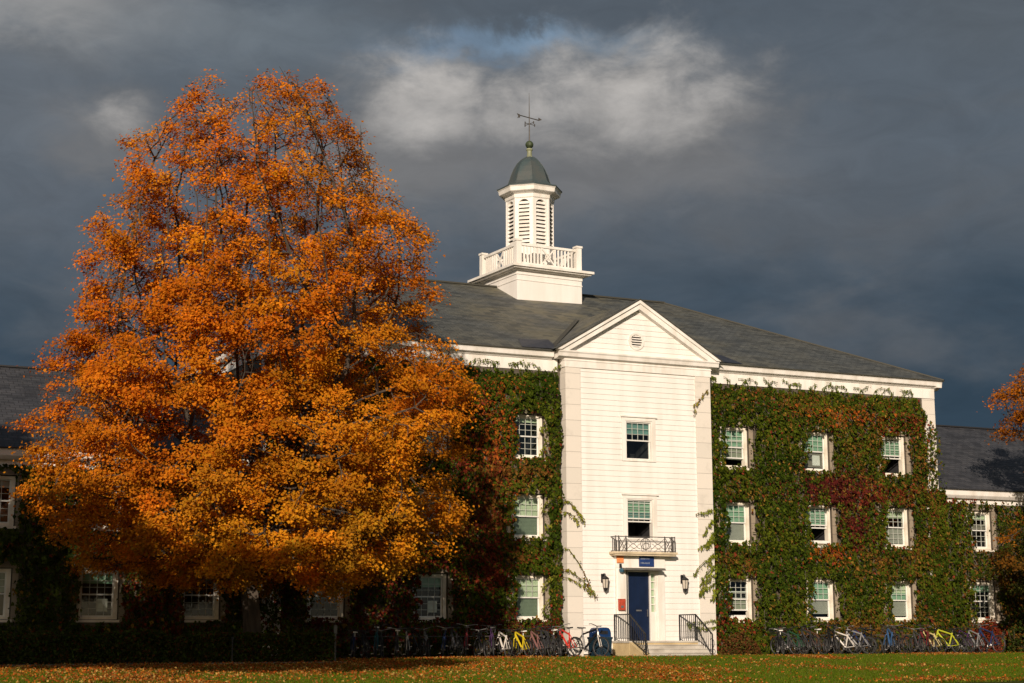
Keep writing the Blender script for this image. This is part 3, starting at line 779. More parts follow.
b = MB(); b.box(-.16, .16, -.332, -.322, .84, .97); b.build('slot', M['iron'], t)

# ------------------------------------------------------------------ bicycles
WR = .34
def bike_proto():
    root = empty('bicycle')
    fb, bb, hd0, hd1, st_ = (.56, 0, WR), (-.08, 0, .29), (.40, 0, .84), (.37, 0, .94), (-.22, 0, .82)
    b = MB()
    b.tube([bb, hd0], .036, 6); b.tube([(-.20, 0, .76), hd1], .030, 6); b.tube([bb, st_], .030, 6); b.tube([hd0, hd1], .036, 6)
    for s in (-1, 1):
        b.tube([(-.50, s * .06, WR), bb], .016, 5); b.tube([(-.50, s * .06, WR), (-.20, s * .02, .76)], .014, 5)
    b.build('frame', M['iron'], root)
    b = MB(); b.tube([(.405, 0, .84), (.42, 0, .74)], .03, 6)
    for s in (-1, 1): b.tube([(.42, 0, .745), (.44, s * .055, .70), (fb[0], s * .055, WR)], [.022, .02, .014], 5)
    b.build('fork', M['iron'], root)
    b = MB(); b.tube([hd1, (.35, 0, 1.02)], .018, 6)
    for s in (-1, 1): b.tube([(.35, 0, 1.02), (.37, s * .12, 1.04), (.33, s * .30, 1.07), (.25, s * .34, 1.06)], .014, 5)
    b.build('handlebar', M['alloy'], root)
    b = MB(); b.tube([(-.22, 0, .80), (-.245, 0, .96)], .016, 6)
    top = [(-.40, .075), (-.36, .085), (-.28, .07), (-.18, .03), (-.10, .018)]
    for (xa, wa), (xb, wb) in zip(top, top[1:]):
        b.face([(xa, -wa, .995), (xb, -wb, .985), (xb, wb, .985), (xa, wa, .995)]); b.face([(xa, -wa, .955), (xa, wa, .955), (xb, wb, .955), (xb, -wb, .955)])
        for s in (-1, 1): b.face([(xa, s * wa, .955), (xb, s * wb, .955), (xb, s * wb, .985), (xa, s * wa, .995)])
    b.face([(-.40, -.075, .955), (-.40, -.075, .995), (-.40, .075, .995), (-.40, .075, .955)])
    b.build('saddle', M['saddle_black'], root)
    b = MB(); b.torus((bb[0], .05, bb[2]), 'y', .09, .012, 14, 4); b.bar((bb[0] - .09, .05, bb[2]), (bb[0] + .09, .05, bb[2]), .02); b.bar((bb[0], -.08, bb[2]), (bb[0], .08, bb[2]), .03); b.bar((bb[0], .07, bb[2]), (bb[0] + .12, .07, bb[2] - .12), .02); b.bar((bb[0], -.07, bb[2]), (bb[0] - .12, -.07, bb[2] + .12), .02)
    b.box(bb[0] + .08, bb[0] + .17, .07, .16, bb[2] - .14, bb[2] - .12); b.box(bb[0] - .17, bb[0] - .08, -.16, -.07, bb[2] + .12, bb[2] + .14); b.build('crank', M['alloy'], root)
    tyre = MB().torus((0, 0, 0), 'y', WR - .018, .02, 24, 6).mesh('tyre', M['tyre'], True)
    rm = MB().torus((0, 0, 0), 'y', WR - .048, .011, 24, 4)
    for k in range(14):
        a = 2 * math.pi * k / 14; rm.bar((0, (-1) ** k * .02, 0), ((WR - .05) * math.cos(a), 0, (WR - .05) * math.sin(a)), .005)
    rm.lathe([(.02, -.03), (.02, .03)], 6); rim = rm.mesh('rim', M['rim'])
    for x in (-.50, .56):
        w = empty('wheel', (x, 0, WR), root); link('tyre', tyre, None, w); link('rim', rim, None, w)
    return root
proto = bike_proto()
bk_ = MB()
for z_ in (.80, .90, 1.0):
    q_ = .12 + (z_ - .80) * .2
    for p_, r_ in (((.42, -q_), (.42, q_)), ((.42, q_), (.70, q_)), ((.70, q_), (.70, -q_)), ((.70, -q_), (.42, -q_))): bk_.bar((*p_, z_), (*r_, z_), .012)
for k_ in range(5):
    x_ = .42 + .07 * k_
    for sg in (-1, 1): bk_.bar((x_, sg * .12, .80), (x_, sg * .16, 1.0), .01)
    bk_.bar((x_, -.12, .80), (x_, .12, .80), .01)
BASKET = bk_.mesh('basket', M['iron'])
paints = {}
def paint(name, c, metal=0.0):
    if name not in paints: paints[name] = mat(name + '_bike_paint', c, .3, .05, 9, 0, metal)
    return paints[name]
PC = {'navy': (.02, .035, .10), 'black': (.012, .012, .013), 'teal': (.015, .09, .11), 'grey': (.07, .07, .075), 'silver': (.28, .28, .28), 'white': (.66, .62, .56),
      'charcoal': (.035, .036, .04), 'maroon': (.14, .02, .025), 'yellow': (.60, .46, .02), 'pinkish': (.22, .11, .10), 'red': (.55, .045, .03), 'blue': (.04, .10, .22),
      'green': (.02, .08, .04), 'lime': (.42, .45, .03), 'cream': (.62, .52, .24), 'brown': (.10, .05, .03), 'purple': (.06, .03, .08)}
left_bikes = [(-12.65, 'navy', 0), (-12.24, 'black', 0), (-11.8, 'teal', 0), (-11.39, 'charcoal', 0), (-10.94, 'grey', 0), (-10.48, 'white', 0), (-10.06, 'black', 0), (-9.6, 'silver', 0), (-9.14, 'navy', 0),
              (-8.67, 'grey', 0), (-8.24, 'maroon', 0), (-7.77, 'black', 0), (-7.29, 'purple', 0), (-6.77, 'white', 1), (-6.13, 'yellow', 2), (-5.44, 'pinkish', 0), (-5.1, 'charcoal', 0), (-4.75, 'grey', 0), (-4.55, 'black', 0), (-4.15, 'red', 1), (-2.95, 'black', 3)]
right_bikes = [(5.07, 'black', 0), (5.54, 'grey', 0), (6.06, 'green', 0), (6.54, 'charcoal', 4), (7.02, 'brown', 0), (7.55, 'black', 0), (8.13, 'white', 5), (8.75, 'silver', 5), (9.21, 'navy', 0), (9.76, 'black', 0), (10.31, 'blue', 0), (10.81, 'charcoal', 0),
               (11.32, 'brown', 0), (11.83, 'grey', 0), (12.34, 'maroon', 0), (12.80, 'cream', 1), (13.30, 'lime', 5), (13.96, 'black', 0), (14.48, 'purple', 0), (14.96, 'silver', 0), (15.55, 'navy', 0)]
special = {('L', 'yellow'): 'bright yellow bicycle with a white saddle in the rack left of the entrance', ('L', 'red'): 'red bicycle beside the bin, right end of the rack left of the entrance',
           ('L', 'pinkish'): 'pinkish bicycle right of the bright yellow one', ('L', 'maroon'): 'maroon bicycle in the shaded rack below the orange maple', ('L', 'teal'): 'teal bicycle in deep shade near the hedge end',
           ('L', 'purple'): 'purple bicycle second to the left of the bright yellow one', ('R', 'white'): 'large white framed bicycle in the rack right of the steps', ('R', 'lime'): 'lime green bicycle next to the cream one',
           ('R', 'cream'): 'cream yellow bicycle left of the lime green one', ('R', 'blue'): 'mid blue bicycle under the ivy, right rack', ('R', 'green'): 'dark green bicycle near the left end of the right rack',
           ('R', 'maroon'): 'maroon bicycle just left of the cream one', ('R', 'purple'): 'purple bicycle near the right end of the right rack'}
ordn = ['first', 'second', 'third', 'fourth', 'fifth', 'sixth']
fleet = [proto] + [copy_tree(proto) for _ in range(len(left_bikes) + len(right_bikes) - 1)]
for side, lst in (('L', left_bikes), ('R', right_bikes)):
    cnt = {}; tot = {}
    for _, c, _k in lst: tot[c] = tot.get(c, 0) + 1
    for x, c, k in lst:
        o = fleet.pop(0)
        cnt[c] = cnt.get(c, 0) + 1
        where = 'rack left of the entrance' if side == 'L' else 'rack right of the steps'
        lab = special.get((side, c)) if tot[c] == 1 else None
        if not lab:
            lab = f'{c} bicycle in the {where}' if tot[c] == 1 else f'{ordn[cnt[c] - 1]} {c} bicycle from the left in the {where}'
        if k == 3: lab = 'black bicycle with white fork standing in front of the blue bin'
        if k == 1 and c == 'white': lab = 'white bicycle just left of the bright yellow one'
        tag(o, lab, 'bicycle', 'bicycles parked in the racks')
        yaw = {0: 80 + random.uniform(-16, 18), 1: 92, 2: 92, 3: -62, 4: 84, 5: 116}[k]
        y = -2.35 + random.uniform(-.35, .3)
        if k == 3: y = -3.0; x = -3.72
        if k in (2, 5): y = -2.6
        o.location = (x, y, .212); o.rotation_euler = (R(random.uniform(-9, 9)), 0, R(yaw)); s_ = random.uniform(.93, 1.13); o.scale = (s_,) * 3
        if random.random() < .28:
            o2 = link('basket', BASKET, None, o)
        pm = paint(c, PC[c], .2 if c in ('silver', 'grey') else 0)
        for ch in o.children:
            nm = ch.name.split('.')[0]
            if nm == 'frame' or nm == 'fork':
                ch.material_slots[0].link = 'OBJECT'; ch.material_slots[0].material = paint('white', PC['white']) if (k == 3 and nm == 'fork') else pm
            if nm == 'saddle' and (k == 2 or random.random() < .1):
                ch.material_slots[0].link = 'OBJECT'; ch.material_slots[0].material = M['saddle_white']
            if nm == 'handlebar':
                ch.material_slots[0].link = 'OBJECT'; ch.material_slots[0].material = M['alloy'] if random.random() < .35 else M['iron']

def rack(x0, x1, label):
    t = thing('bike_rack', label, 'bike rack', ((x0 + x1) / 2, -1.95, .2), 'bicycle racks along the wall')
    h = (x1 - x0) / 2
    b = MB(); b.tube([(-h, 0, .78), (h, 0, .78)], .022, 6); b.build('rail', M['iron_old'], t)
    n = int(h * 2 / 1.9)
    pm_ = MB(); pm_.tube([(0, 0, 0), (0, 0, .78)], .026, 6); pm_.lathe([(.07, 0), (.07, .012)], 8); me = pm_.mesh('post', M['iron'])
    for k in range(n + 1): link('post', me, None, t, (-h + 2 * h * k / n, 0, 0))
rack(-12.5, -4.3, 'long grey rail bike rack left of the entrance under the ivy')
rack(5.4, 15.3, 'long grey rail bike rack right of the steps under the ivy')

# ------------------------------------------------------------------ ivy
def ivy_field(parent, x0, x1, z0, z1, n, yw, holes, patches, topedge=None, density=None, base=((.030, .052, .004), (.068, .086, .006), (.015, .025, .003)), seed=0.0):
    P = []; C = []; Nn = []; L = []
    cnt = 0
    while cnt < n:
        x = random.uniform(x0, x1); z = random.uniform(z0, z1)
        if topedge and z > topedge(x) + .25 * random.random(): cnt += 1; continue
        if density and random.random() > density(x, z): cnt += 1; continue
        bad = False
        for hx, hz, a, bl, ar, bt in holes:
            wob = .15 * fbm((x, 0, z), 2.3, seed + 5) + .10 * fbm((x, 0, z), 6.0, seed + 6)
            if hx - a + wob < x < hx + ar + wob and hz - bl + wob * .8 < z < hz + bt + wob and not (x > hx + .6 and random.random() < .10): bad = True; break
        if bad: cnt += 1; continue
        cl = .5 + .5 * fbm((x, 0, z), 1.5, seed); cl2 = fbm((x, 0, z), 4.5, seed + 9)
        y = yw - .04 - (.42 * max(0, cl) + .17 * cl2 + .20 * fbm((x * 2.4, 0, z * .55), 1.6, seed + 23)) * min(1, max(.25, (11.2 - z) * 1.2)) - random.random() * .07
        t = .5 + .9 * fbm((x, 0, z), .7, seed + 2) + random.uniform(-.3, .3)
        c = np.array(base[0]) * (1 - min(max(t, 0), 1)) + np.array(base[1]) * min(max(t, 0), 1)
        if random.random() < .25: c = np.array(base[2])
        for px, pz, rx, rz2, pc, stg in patches:
            d = ((x - px) / rx) ** 2 + ((z - pz) / rz2) ** 2
            pr = stg * math.exp(-d) * (1 + 1.0 * fbm((x, 0, z), 1.2, seed + 17))
            if random.random() < pr: c = np.array(pc) * random.uniform(.65, 1.35)
        rr = random.random()
        if rr < .035: c = np.array((.20, .12, .02))
        elif rr < .055: c = np.array((.17, .03, .015))
        P.append((x, y, z)); C.append(c * random.uniform(.7, 1.3)); cnt += 1
        L.append(.055 + .13 * random.random() ** 1.8)
    P = np.array(P); C = np.array(C); L = np.array(L); k = len(P)
    nr = np.array([0, -1, .45]) + rng.normal(size=(k, 3)) * .5
    leaf_cloud('foliage', P, nr, L, L * rng.uniform(.65, .95, k), C, M['ivyleaf'], parent, tdir=np.tile(np.array([[0, -.3, -1.0]]), (k, 1)))

def ivy_stems(parent, x0, x1, z1, yw, holes, n):
    for k in range(n):
        x = random.uniform(x0, x1); z = .2; pts = []
        while z < z1 * random.uniform(.8, 1.0):
            if not any(hx - .8 < x < hx + .8 and hz - 1 < z < hz + 1 for hx, hz, *_ in holes): pts.append((x, yw - .03, z))
            else: break
            x += random.uniform(-.14, .14); z += .35
        if len(pts) > 3: MB().tube(pts, [.022 * (1 - .6 * i / len(pts)) for i in range(len(pts))], 5).build('stem', M['vine'], parent)

def spray(pts, n, size, cols, yjit=.05, droop=.12):
    """leafy shoot along a polyline: returns arrays"""
    pts = [Vector(p) for p in pts]; P = []; C = []; L = []
    seg = [(b_ - a_).length for a_, b_ in zip(pts, pts[1:])]; tot = sum(seg)
    for k in range(n):
        d = tot * random.random() ** .9; i = 0
        while i < len(seg) - 1 and d > seg[i]: d -= seg[i]; i += 1
        p = pts[i].lerp(pts[i + 1], min(1, d / max(seg[i], 1e-6)))
        P.append((p.x + random.gauss(0, .05), p.y - random.random() * yjit, p.z - random.random() * droop + .03)); C.append(np.array(random.choice(cols)) * random.uniform(.7, 1.35)); L.append(size * random.uniform(.7, 1.3))
    return P, C, L

G1, G2, G3 = (.14, .17, .018), (.20, .20, .022), (.07, .10, .012)
RED, BRN, ORA, MAR = (.14, .024, .010), (.13, .060, .012), (.28, .070, .010), (.068, .011, .009)
def hole(x, z, a=.58, bl=.80, ar=.82, bt=.90): return (x, z, a, bl, ar, bt)
def sprays_object(parent, defs, name='hanging_shoot'):
    for pts, n, size, cols in defs:
        p, c, l = spray(pts, n, size, cols); P = np.array(p); L = np.array(l); k = len(P)
        V = leaf_verts(P, np.array([0, -1, .3]) + rng.normal(size=(k, 3)) * .5, L, L * .5, np.tile(np.array([[.1, -.2, -1.0]]), (k, 1)))
        q = [Vector(a_) for a_ in pts]; sv = []; sc = []
        for a_, b_ in zip(q, q[1:]):
            w_ = (b_ - a_).cross(Vector((0, 1, 0))).normalized() * .009
            for o1 in (Vector((0, 0, 0)), Vector((0, .012, 0))): sv += [a_ - w_ + o1, a_ + w_ - o1, b_ + w_ - o1, b_ - w_ + o1]; sc.append((.13, .11, .03))
        V = np.concatenate([V, np.array([tuple(v) for v in sv])]); C = np.concatenate([np.array(c), np.array(sc)])
        link(name, np_mesh(name, V, 4, C, M['ivyleaf']), None, parent)

# right of the pavilion
holesR = [hole(c, r) for c in CX for r in ROW]
iv = thing('ivy', 'green and maroon ivy covering the wall right of the white entrance bay', 'ivy')
patR = [(9.6, 7.0, 1.5, .62, MAR, 1.25), (10.6, 5.9, .9, 1.1, MAR, .75), (10.6, 10.2, 2.0, .35, ORA, .6), (9.2, 4.3, 1.0, .45, ORA, .55), (12.0, 3.9, 1.6, .6, BRN, .6), (12.4, 7.0, 1.8, .5, RED, .5), (11.5, 1.2, 3.5, .8, BRN, .55),
        (4.6, 3.9, .9, .5, BRN, .6), (4.2, 1.3, 1.0, 1.0, RED, .6), (14.0, 6.5, 1.2, 4.0, BRN, .3), (11.0, 8.5, 2.5, 2.5, BRN, .3), (6.8, 10.6, 4.0, .5, BRN, .25), (5.0, 6.9, 1.2, .3, BRN, .3), (13.2, 9.9, 1.2, .5, RED, .4)]
def edgeR(x): return 10.98 - (0 if x < 14.2 else (x - 14.2) * 1.6) + .14 * fbm((x, 0, 0), 1.7, 3)
ivy_field(iv, 3.42, 15.34, .22, 11.6, 88000, YF, holesR, patR, edgeR, lambda x, z: 1.0 if x < 14.5 or z < 7.0 + .6 * fbm((x, 0, z), .8, 2) else (.35 if x < 15 else .08), seed=1.0)
ivy_field(iv, 14.45, 15.36, .22, 7.3, 5500, YF - .05, [], patR, lambda x: 7.0 + .3 * fbm((x, 0, 0), 2.5, 5), None, seed=1.0)
ivy_stems(iv, 3.6, 14.6, 10.5, YF, holesR, 26)
defs = []
for k in range(24):                                       # shoots climbing over the frieze
    x = 3.6 + k * .46 + random.uniform(-.2, .2)
    d = random.choice((-1, 1)); defs.append(([(x, -.28, 10.9), (x + d * .12, -.33, 11.35), (x + d * .30, -.36, 11.48), (x + d * random.uniform(.4, .7), -.38, random.uniform(11.4, 11.62))], 26, .10, (G1, G3, G3)))
for z, ln, dp in ((5.80, 1.05, .22), (5.55, .8, .5), (5.1, .95, .5), (4.8, .7, .7), (4.55, .95, .55), (4.3, .7, .6), (4.05, 1.05, .5), (3.75, 1.05, .55), (3.5, .8, .6), (3.25, 1.1, .6), (2.95, .95, .5), (2.6, .7, .4), (1.6, 1.6, .0), (1.3, 1.3, -.12)):
    w = random.uniform(.45, 1.1); xa = 3.45 - ln * w; z += random.uniform(-.15, .15); dp *= random.uniform(.5, 1.5)
    defs.append(([(3.55, -.45, z - .05), (3.3, -.72, z + .07), (3.3 - (3.3 - xa) * .5, -.80, z - .02 - dp * .2), (xa + .1, -.78, z - dp * .65), (xa, -.75, z - dp)], 52, .115, (G2, G1, (.20, .24, .022), G1, G3)))
defs.append(([(3.5, -.45, 11.0), (3.2, -.72, 10.85), (2.75, -.76, 10.35), (2.52, -.74, 10.2), (2.6, -.70, 9.75)], 34, .13, (BRN, G2, (.22, .15, .03))))
sprays_object(iv, defs)
# left of the pavilion
holesL = [hole(-c, r) for c in CX for r in ROW]
iv = thing('ivy', 'green and rust ivy on the wall between the maple and the white entrance bay', 'ivy')
patL = [(-6.3, 8.6, .9, 1.6, ORA, .75), (-5.6, 7.2, 1.6, .5, BRN, .75), (-6.5, 5.5, 1.0, 1.4, BRN, .55), (-6.4, 3.7, .7, .9, RED, .7), (-7.2, 7.5, 1.0, 2.5, RED, .5), (-5.3, 3.9, .9, .3, BRN, .35), (-4.0, 1.2, .8, .8, RED, .45),
        (-6.2, 1.5, 2.0, .6, MAR, .5), (-10, 4, 3.5, 4, RED, .4), (-12, 2.0, 3, 2, MAR, .5)]
ivy_field(iv, -9.8, -3.42, .22, 11.5, 52000, YF, holesL, patL, lambda x: 10.95 + .14 * fbm((x, 0, 0), 1.7, 8), None, seed=31.0)
ivy_field(iv, -15.35, -9.8, .22, 11.3, 26000, YF, holesL, patL, None, None, seed=31.0)
ivy_stems(iv, -14.5, -3.6, 10.5, YF, holesL, 22)
defs = []
for k in range(13):
    x = -9.3 + k * .47 + random.uniform(-.2, .2); d = random.choice((-1, 1))
    defs.append(([(x, -.28, 10.9), (x + d * .12, -.33, 11.33), (x + d * .30, -.36, 11.46), (x + d * random.uniform(.4, .7), -.38, random.uniform(11.38, 11.6))], 26, .10, (G1, G3, G3)))
for (za, zb, ln, nn) in ((6.15, 5.3, .75, 46), (5.7, 5.3, .5, 20), (4.3, 2.9, .95, 18), (3.5, 2.6, 1.1, 40), (3.2, 2.45, 1.2, 30)):
    defs.append(([(-3.45, -.45, za), (-3.25, -.74, za - .02), (-3.3 + ln * .55, -.80, za - (za - zb) * .45), (-3.3 + ln, -.76, zb)], int(nn * 1.6), .115, (G1, G2, G2, BRN)))
for z in (9.2, 8.3, 6.0, 5.0, 3.0, 2.2):
    defs.append(([(-3.7, -.45, z + .3), (-4.0, -.5, z + .15), (-4.15, -.42, z - .1), (-4.25, -.38, z - .4)], 26, .13, (G1, G2)))
sprays_object(iv, defs)
# on the wings
iv = thing('ivy', 'dense green ivy on the corner where the right wing meets the main block', 'ivy')
holesW = [hole(x, z, .66, .95, .7, .98) for x in (17.75, 21.4, 25.1) for z in (2.416, 5.53)]
ivy_field(iv, 14.9, 25.0, .22, 7.2, 36000, .12, holesW, [(16.5, 6.9, 1.2, .3, RED, .7), (19.5, 3.5, 2.5, 3, BRN, .5), (17.8, 1.0, 1.5, .5, RED, .7)], lambda x: 7.2 if x < 15.6 else 6.75 - (x - 15.6) * .05,
          lambda x, z: 1.0 if x < 16.9 else .8, seed=61.0)
ivy_stems(iv, 15.4, 18.5, 6.0, .16, holesW, 8)
iv = thing('ivy', 'dark green ivy on the left wing behind the maple', 'ivy')
holesW = [hole(x, z, .66, .95, .8, .98) for x in (-17.35, -20.92, -24.52, -28.1) for z in (2.416, 5.53)]
ivy_field(iv, -29, -15.2, .22, 6.75, 46000, .16, holesW, [(-19, 2.2, 2, 1.2, RED, .5), (-18, 4, 3, 2, BRN, .3)], lambda x: 6.6 + .25 * fbm((x, 0, 0), .9, 4), None,
          base=((.035, .055, .008), (.060, .080, .012), (.02, .032, .006)), seed=81.0)
ivy_stems(iv, -28, -15.5, 6.0, .16, holesW, 12)

# ------------------------------------------------------------------ trees
def grow(att, starts, step, di, dk, iters, trop):
    pos = [np.array(p, float) for p, _ in starts]; par = [q for _, q in starts]
    X = np.array(pos); nd = np.full(len(att), 1e9); ni = np.zeros(len(att), int)
    alive = np.ones(len(att), bool); new0 = 0; used = {}
    for itn in range(iters):
        newX = X[new0:]
        d = np.linalg.norm(att[:, None, :] - newX[None], axis=2) if len(newX) else np.zeros((len(att), 0))
        if d.shape[1]:
            j = d.argmin(1); dm = d[np.arange(len(att)), j]; b_ = dm < nd
            nd[b_] = dm[b_]; ni[b_] = j[b_] + new0
        alive &= nd > dk
        act = alive & (nd < di)
        if not act.any(): break
        S = np.zeros((len(X), 3)); np.add.at(S, ni[act], unit(att[act] - X[ni[act]]))
        ids = np.unique(ni[act]); new0 = len(X); add = []
        for i in ids:
            v = S[i]; v = v / (np.linalg.norm(v) + 1e-9) + trop; v /= np.linalg.norm(v) + 1e-9
            if used.get(i, 0) >= 3: continue
            used[i] = used.get(i, 0) + 1
            add.append(X[i] + v * step + rng.normal(size=3) * step * .08); par.append(int(i))
        if not add: break
        X = np.vstack([X, np.array(add)])
    return X, np.array(par)

def branch_mesh(name, X, par, r, m, rmin, parent, sides=6):
    idx = [i for i in range(len(X)) if par[i] >= 0 and r[i] >= rmin]
    a = X[par[idx]]; b_ = X[idx]; ra = np.minimum(r[par[idx]], r[idx] * 1.5)[:, None]; rb = r[idx][:, None]
    d = unit(b_ - a); up = np.where(np.abs(d[:, 2:3]) < .9, np.array([[0, 0, 1.0]]), np.array([[1.0, 0, 0]]))
    u = unit(np.cross(d, up)); v = np.cross(u, d); b_ = b_ + d * rb * .4
    Q = []
    for k in range(sides):
        t0, t1 = 2 * math.pi * k / sides, 2 * math.pi * (k + 1) / sides
        o0, o1 = u * math.cos(t0) + v * math.sin(t0), u * math.cos(t1) + v * math.sin(t1)
        Q.append(np.stack([a + o0 * ra, a + o1 * ra, b_ + o1 * rb, b_ + o0 * rb], 1))
    V = np.concatenate(Q, 0).reshape(-1, 3)
    return link(name, np_mesh(name, V, 4, None, m), None, parent)

def make_tree(label, base, prof, natt, step, leaders, trunk_r, nleaf, leafsz, colfn, dens, seed, clip=None, wob=.22, zfork=3.0, tall=True, twig_top=0):
    global rng
    rng = np.random.default_rng(seed); random.seed(seed)
    bx, by, bz = base; t = thing('maple_tree', label, 'tree', base)
    pz = np.array([p[0] for p in prof]); pr = np.array([p[1] for p in prof])
    att = []
    while len(att) < natt:
        z = random.uniform(pz.min(), pz.max()); Rz = np.interp(z, pz, pr)
        if random.random() > (Rz / pr.max()) ** 1.15: continue
        a = random.uniform(0, 2 * math.pi)
        lob = 1 + wob * fbm((math.cos(a) * 1.5, math.sin(a) * 1.5, z * .33), 1.0, seed)
        rad = Rz * min(lob, 1.04) * random.random() ** .40
        p = (rad * math.cos(a), rad * math.sin(a), z)
        if fbm(p, .55, seed + 3) < -.20 and random.random() < .9: continue
        if clip and not clip(bx + p[0], by + p[1], z): continue
        att.append(p)
    att = np.array(att)
    starts = [((0, 0, 0), -1)]; n = max(3, int(zfork / .45))
    for k in range(1, n + 1): starts.append(((.05 * math.sin(k), .04 * math.cos(k * 1.3), zfork * k / n), k - 1))
    fork = n
    for k in range(leaders):
        az = 2 * math.pi * k / leaders + random.uniform(-.3, .3); tilt = R(random.uniform(12, 42)) if k else R(4)
        ln = random.uniform(2.2, 5.0) if tall else random.uniform(1, 2); p = fork - (k % 3); q = np.array(starts[p][0])
        m_ = int(ln / .4)
        for j in range(m_):
            q = q + np.array([math.sin(tilt) * math.cos(az), math.sin(tilt) * math.sin(az), math.cos(tilt)]) * .4 + rng.normal(size=3) * .03
            tilt *= .96; starts.append((tuple(q), p)); p = len(starts) - 1
    X, par = grow(att, starts, step, 3.2, step * 1.55, 140, np.array([0, 0, .22]))
    nn = len(X); r = np.zeros(nn); kids = np.zeros(nn, int); acc = np.zeros(nn)
    for i in range(nn - 1, -1, -1):
        r[i] = max(.010, acc[i] ** (1 / 2.25))
        if par[i] >= 0: acc[par[i]] += r[i] ** 2.25; kids[par[i]] += 1
    r = r * min(1.6, trunk_r / r[0]); r[:3] *= np.array([1.35, 1.12, 1.04])
    # fine twigs grow from the thin branches; the leaves sit in tufts at their ends
    zmin = pz.min(); thin = np.where((r < .030) & (X[:, 2] > zmin - .3))[0]
    tp, tpar, tr2, tuft, tsrc = [], [], [], [], []
    for i in thin:
        d0 = unit(X[i] - X[par[i]]); nt_ = (3 if kids[i] == 0 else (1 if random.random() < .9 else 0))
        for q in range(nt_):
            v = unit(d0 * .8 + rng.normal(size=3) * .55 + np.array([0, 0, .18 if X[i, 2] > 8 else -.02])); ln = step * random.uniform(.55, 1.35)
            m1 = X[i] + v * ln * .55; m2 = m1 + unit(v + rng.normal(size=3) * .25) * ln * .45
            k0 = nn + len(tp); tp += [m1, m2]; tpar += [int(i), k0]; tr2 += [min(r[i] * .7, .010), .0055]
            gap = fbm(m2, .85, seed + 7)
            pr_ = dens(m2[2]) * (1.15 if gap > -.10 else .28)
            if random.random() < pr_: tuft.append(m2); tsrc.append(i)
            if random.random() < pr_ * .55: tuft.append(m1); tsrc.append(i)
    X2 = np.vstack([X, np.array(tp)]); par2 = np.concatenate([par, np.array(tpar)]); rr2 = np.concatenate([r, np.array(tr2)])
    tr_ = branch_mesh('trunk', X2, par2, rr2, M['bark'], .005, t, 5)
    tuft = np.array(tuft); nt_ = len(tuft); tc_ = np.array([colfn(X[i], fbm(X[i], .35, seed + 1), nz(X[i], 1.1, seed)) for i in tsrc]) * rng.uniform(.66, 1.30, (nt_, 1))
    size = rng.uniform(.5, 1.5, nt_) ; ci = rng.choice(nt_, nleaf, p=size / size.sum())
    off = rng.normal(size=(nleaf, 3)) * np.array([.21, .21, .115]) * (step / .42) * (size[ci] ** .5)[:, None]
    P = tuft[ci] + off; P[:, 2] -= .05 + .25 * np.linalg.norm(off[:, :2], axis=1)
    C = tc_[ci] * rng.uniform(.78, 1.22, (nleaf, 1)) * (1 + rng.normal(size=(nleaf, 3)) * .06)
    nr = np.array([0, 0, .7]) + unit(P * np.array([1, 1, .2])) * .6 + np.array([-.25, -.45, 0]) + rng.normal(size=(nleaf, 3)) * .5
    L = leafsz * rng.uniform(.65, 1.35, nleaf)
    leaf_cloud('crown', P, nr, L, L * rng.uniform(.7, 1.0, nleaf), np.clip(C, .002, .9), M['leaf'], t)
    return t

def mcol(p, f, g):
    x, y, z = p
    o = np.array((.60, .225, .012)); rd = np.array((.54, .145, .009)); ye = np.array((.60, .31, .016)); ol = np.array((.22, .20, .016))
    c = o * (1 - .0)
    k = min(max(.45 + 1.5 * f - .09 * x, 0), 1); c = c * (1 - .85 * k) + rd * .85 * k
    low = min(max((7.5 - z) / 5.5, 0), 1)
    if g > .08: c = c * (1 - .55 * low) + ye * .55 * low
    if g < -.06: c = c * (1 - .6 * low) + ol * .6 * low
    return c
prof = [(2.3, 3.4), (2.9, 5.2), (3.9, 6.2), (5.2, 6.7), (6.9, 6.9), (8.4, 6.7), (10.1, 5.8), (11.7, 5.5), (13.3, 5.25), (14.7, 4.9), (15.7, 4.1), (16.4, 4.1), (17.2, 3.6), (17.9, 2.9), (18.5, 1.9), (18.8, 1.0)]
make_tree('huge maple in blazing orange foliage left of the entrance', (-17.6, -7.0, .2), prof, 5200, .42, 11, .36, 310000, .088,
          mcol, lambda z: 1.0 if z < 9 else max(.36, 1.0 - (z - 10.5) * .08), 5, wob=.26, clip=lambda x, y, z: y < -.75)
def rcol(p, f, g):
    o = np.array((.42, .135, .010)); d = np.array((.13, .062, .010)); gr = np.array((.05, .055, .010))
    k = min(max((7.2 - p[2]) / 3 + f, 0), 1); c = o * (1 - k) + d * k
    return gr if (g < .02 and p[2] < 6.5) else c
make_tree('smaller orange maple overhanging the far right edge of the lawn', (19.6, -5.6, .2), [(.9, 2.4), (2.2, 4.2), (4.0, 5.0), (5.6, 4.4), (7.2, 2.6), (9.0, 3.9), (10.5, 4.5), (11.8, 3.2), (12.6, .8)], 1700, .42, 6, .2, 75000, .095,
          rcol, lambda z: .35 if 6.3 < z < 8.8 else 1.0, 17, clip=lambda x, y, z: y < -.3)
def scol(p, f, g): return np.array((.36, .12, .012)) * (1 - .3 * f)
make_tree('young maple outside the picture to the left whose shade falls on the hedge', (-33.8, -21.8, -.05), [(4.9, 2.5), (5.8, 4.6), (7.5, 5.0), (9.0, 3.8), (10.0, 2.2), (11.0, .6)], 1200, .5, 6, .28, 26000, .26,
          scol, lambda z: 1.0, 23, zfork=4.0)
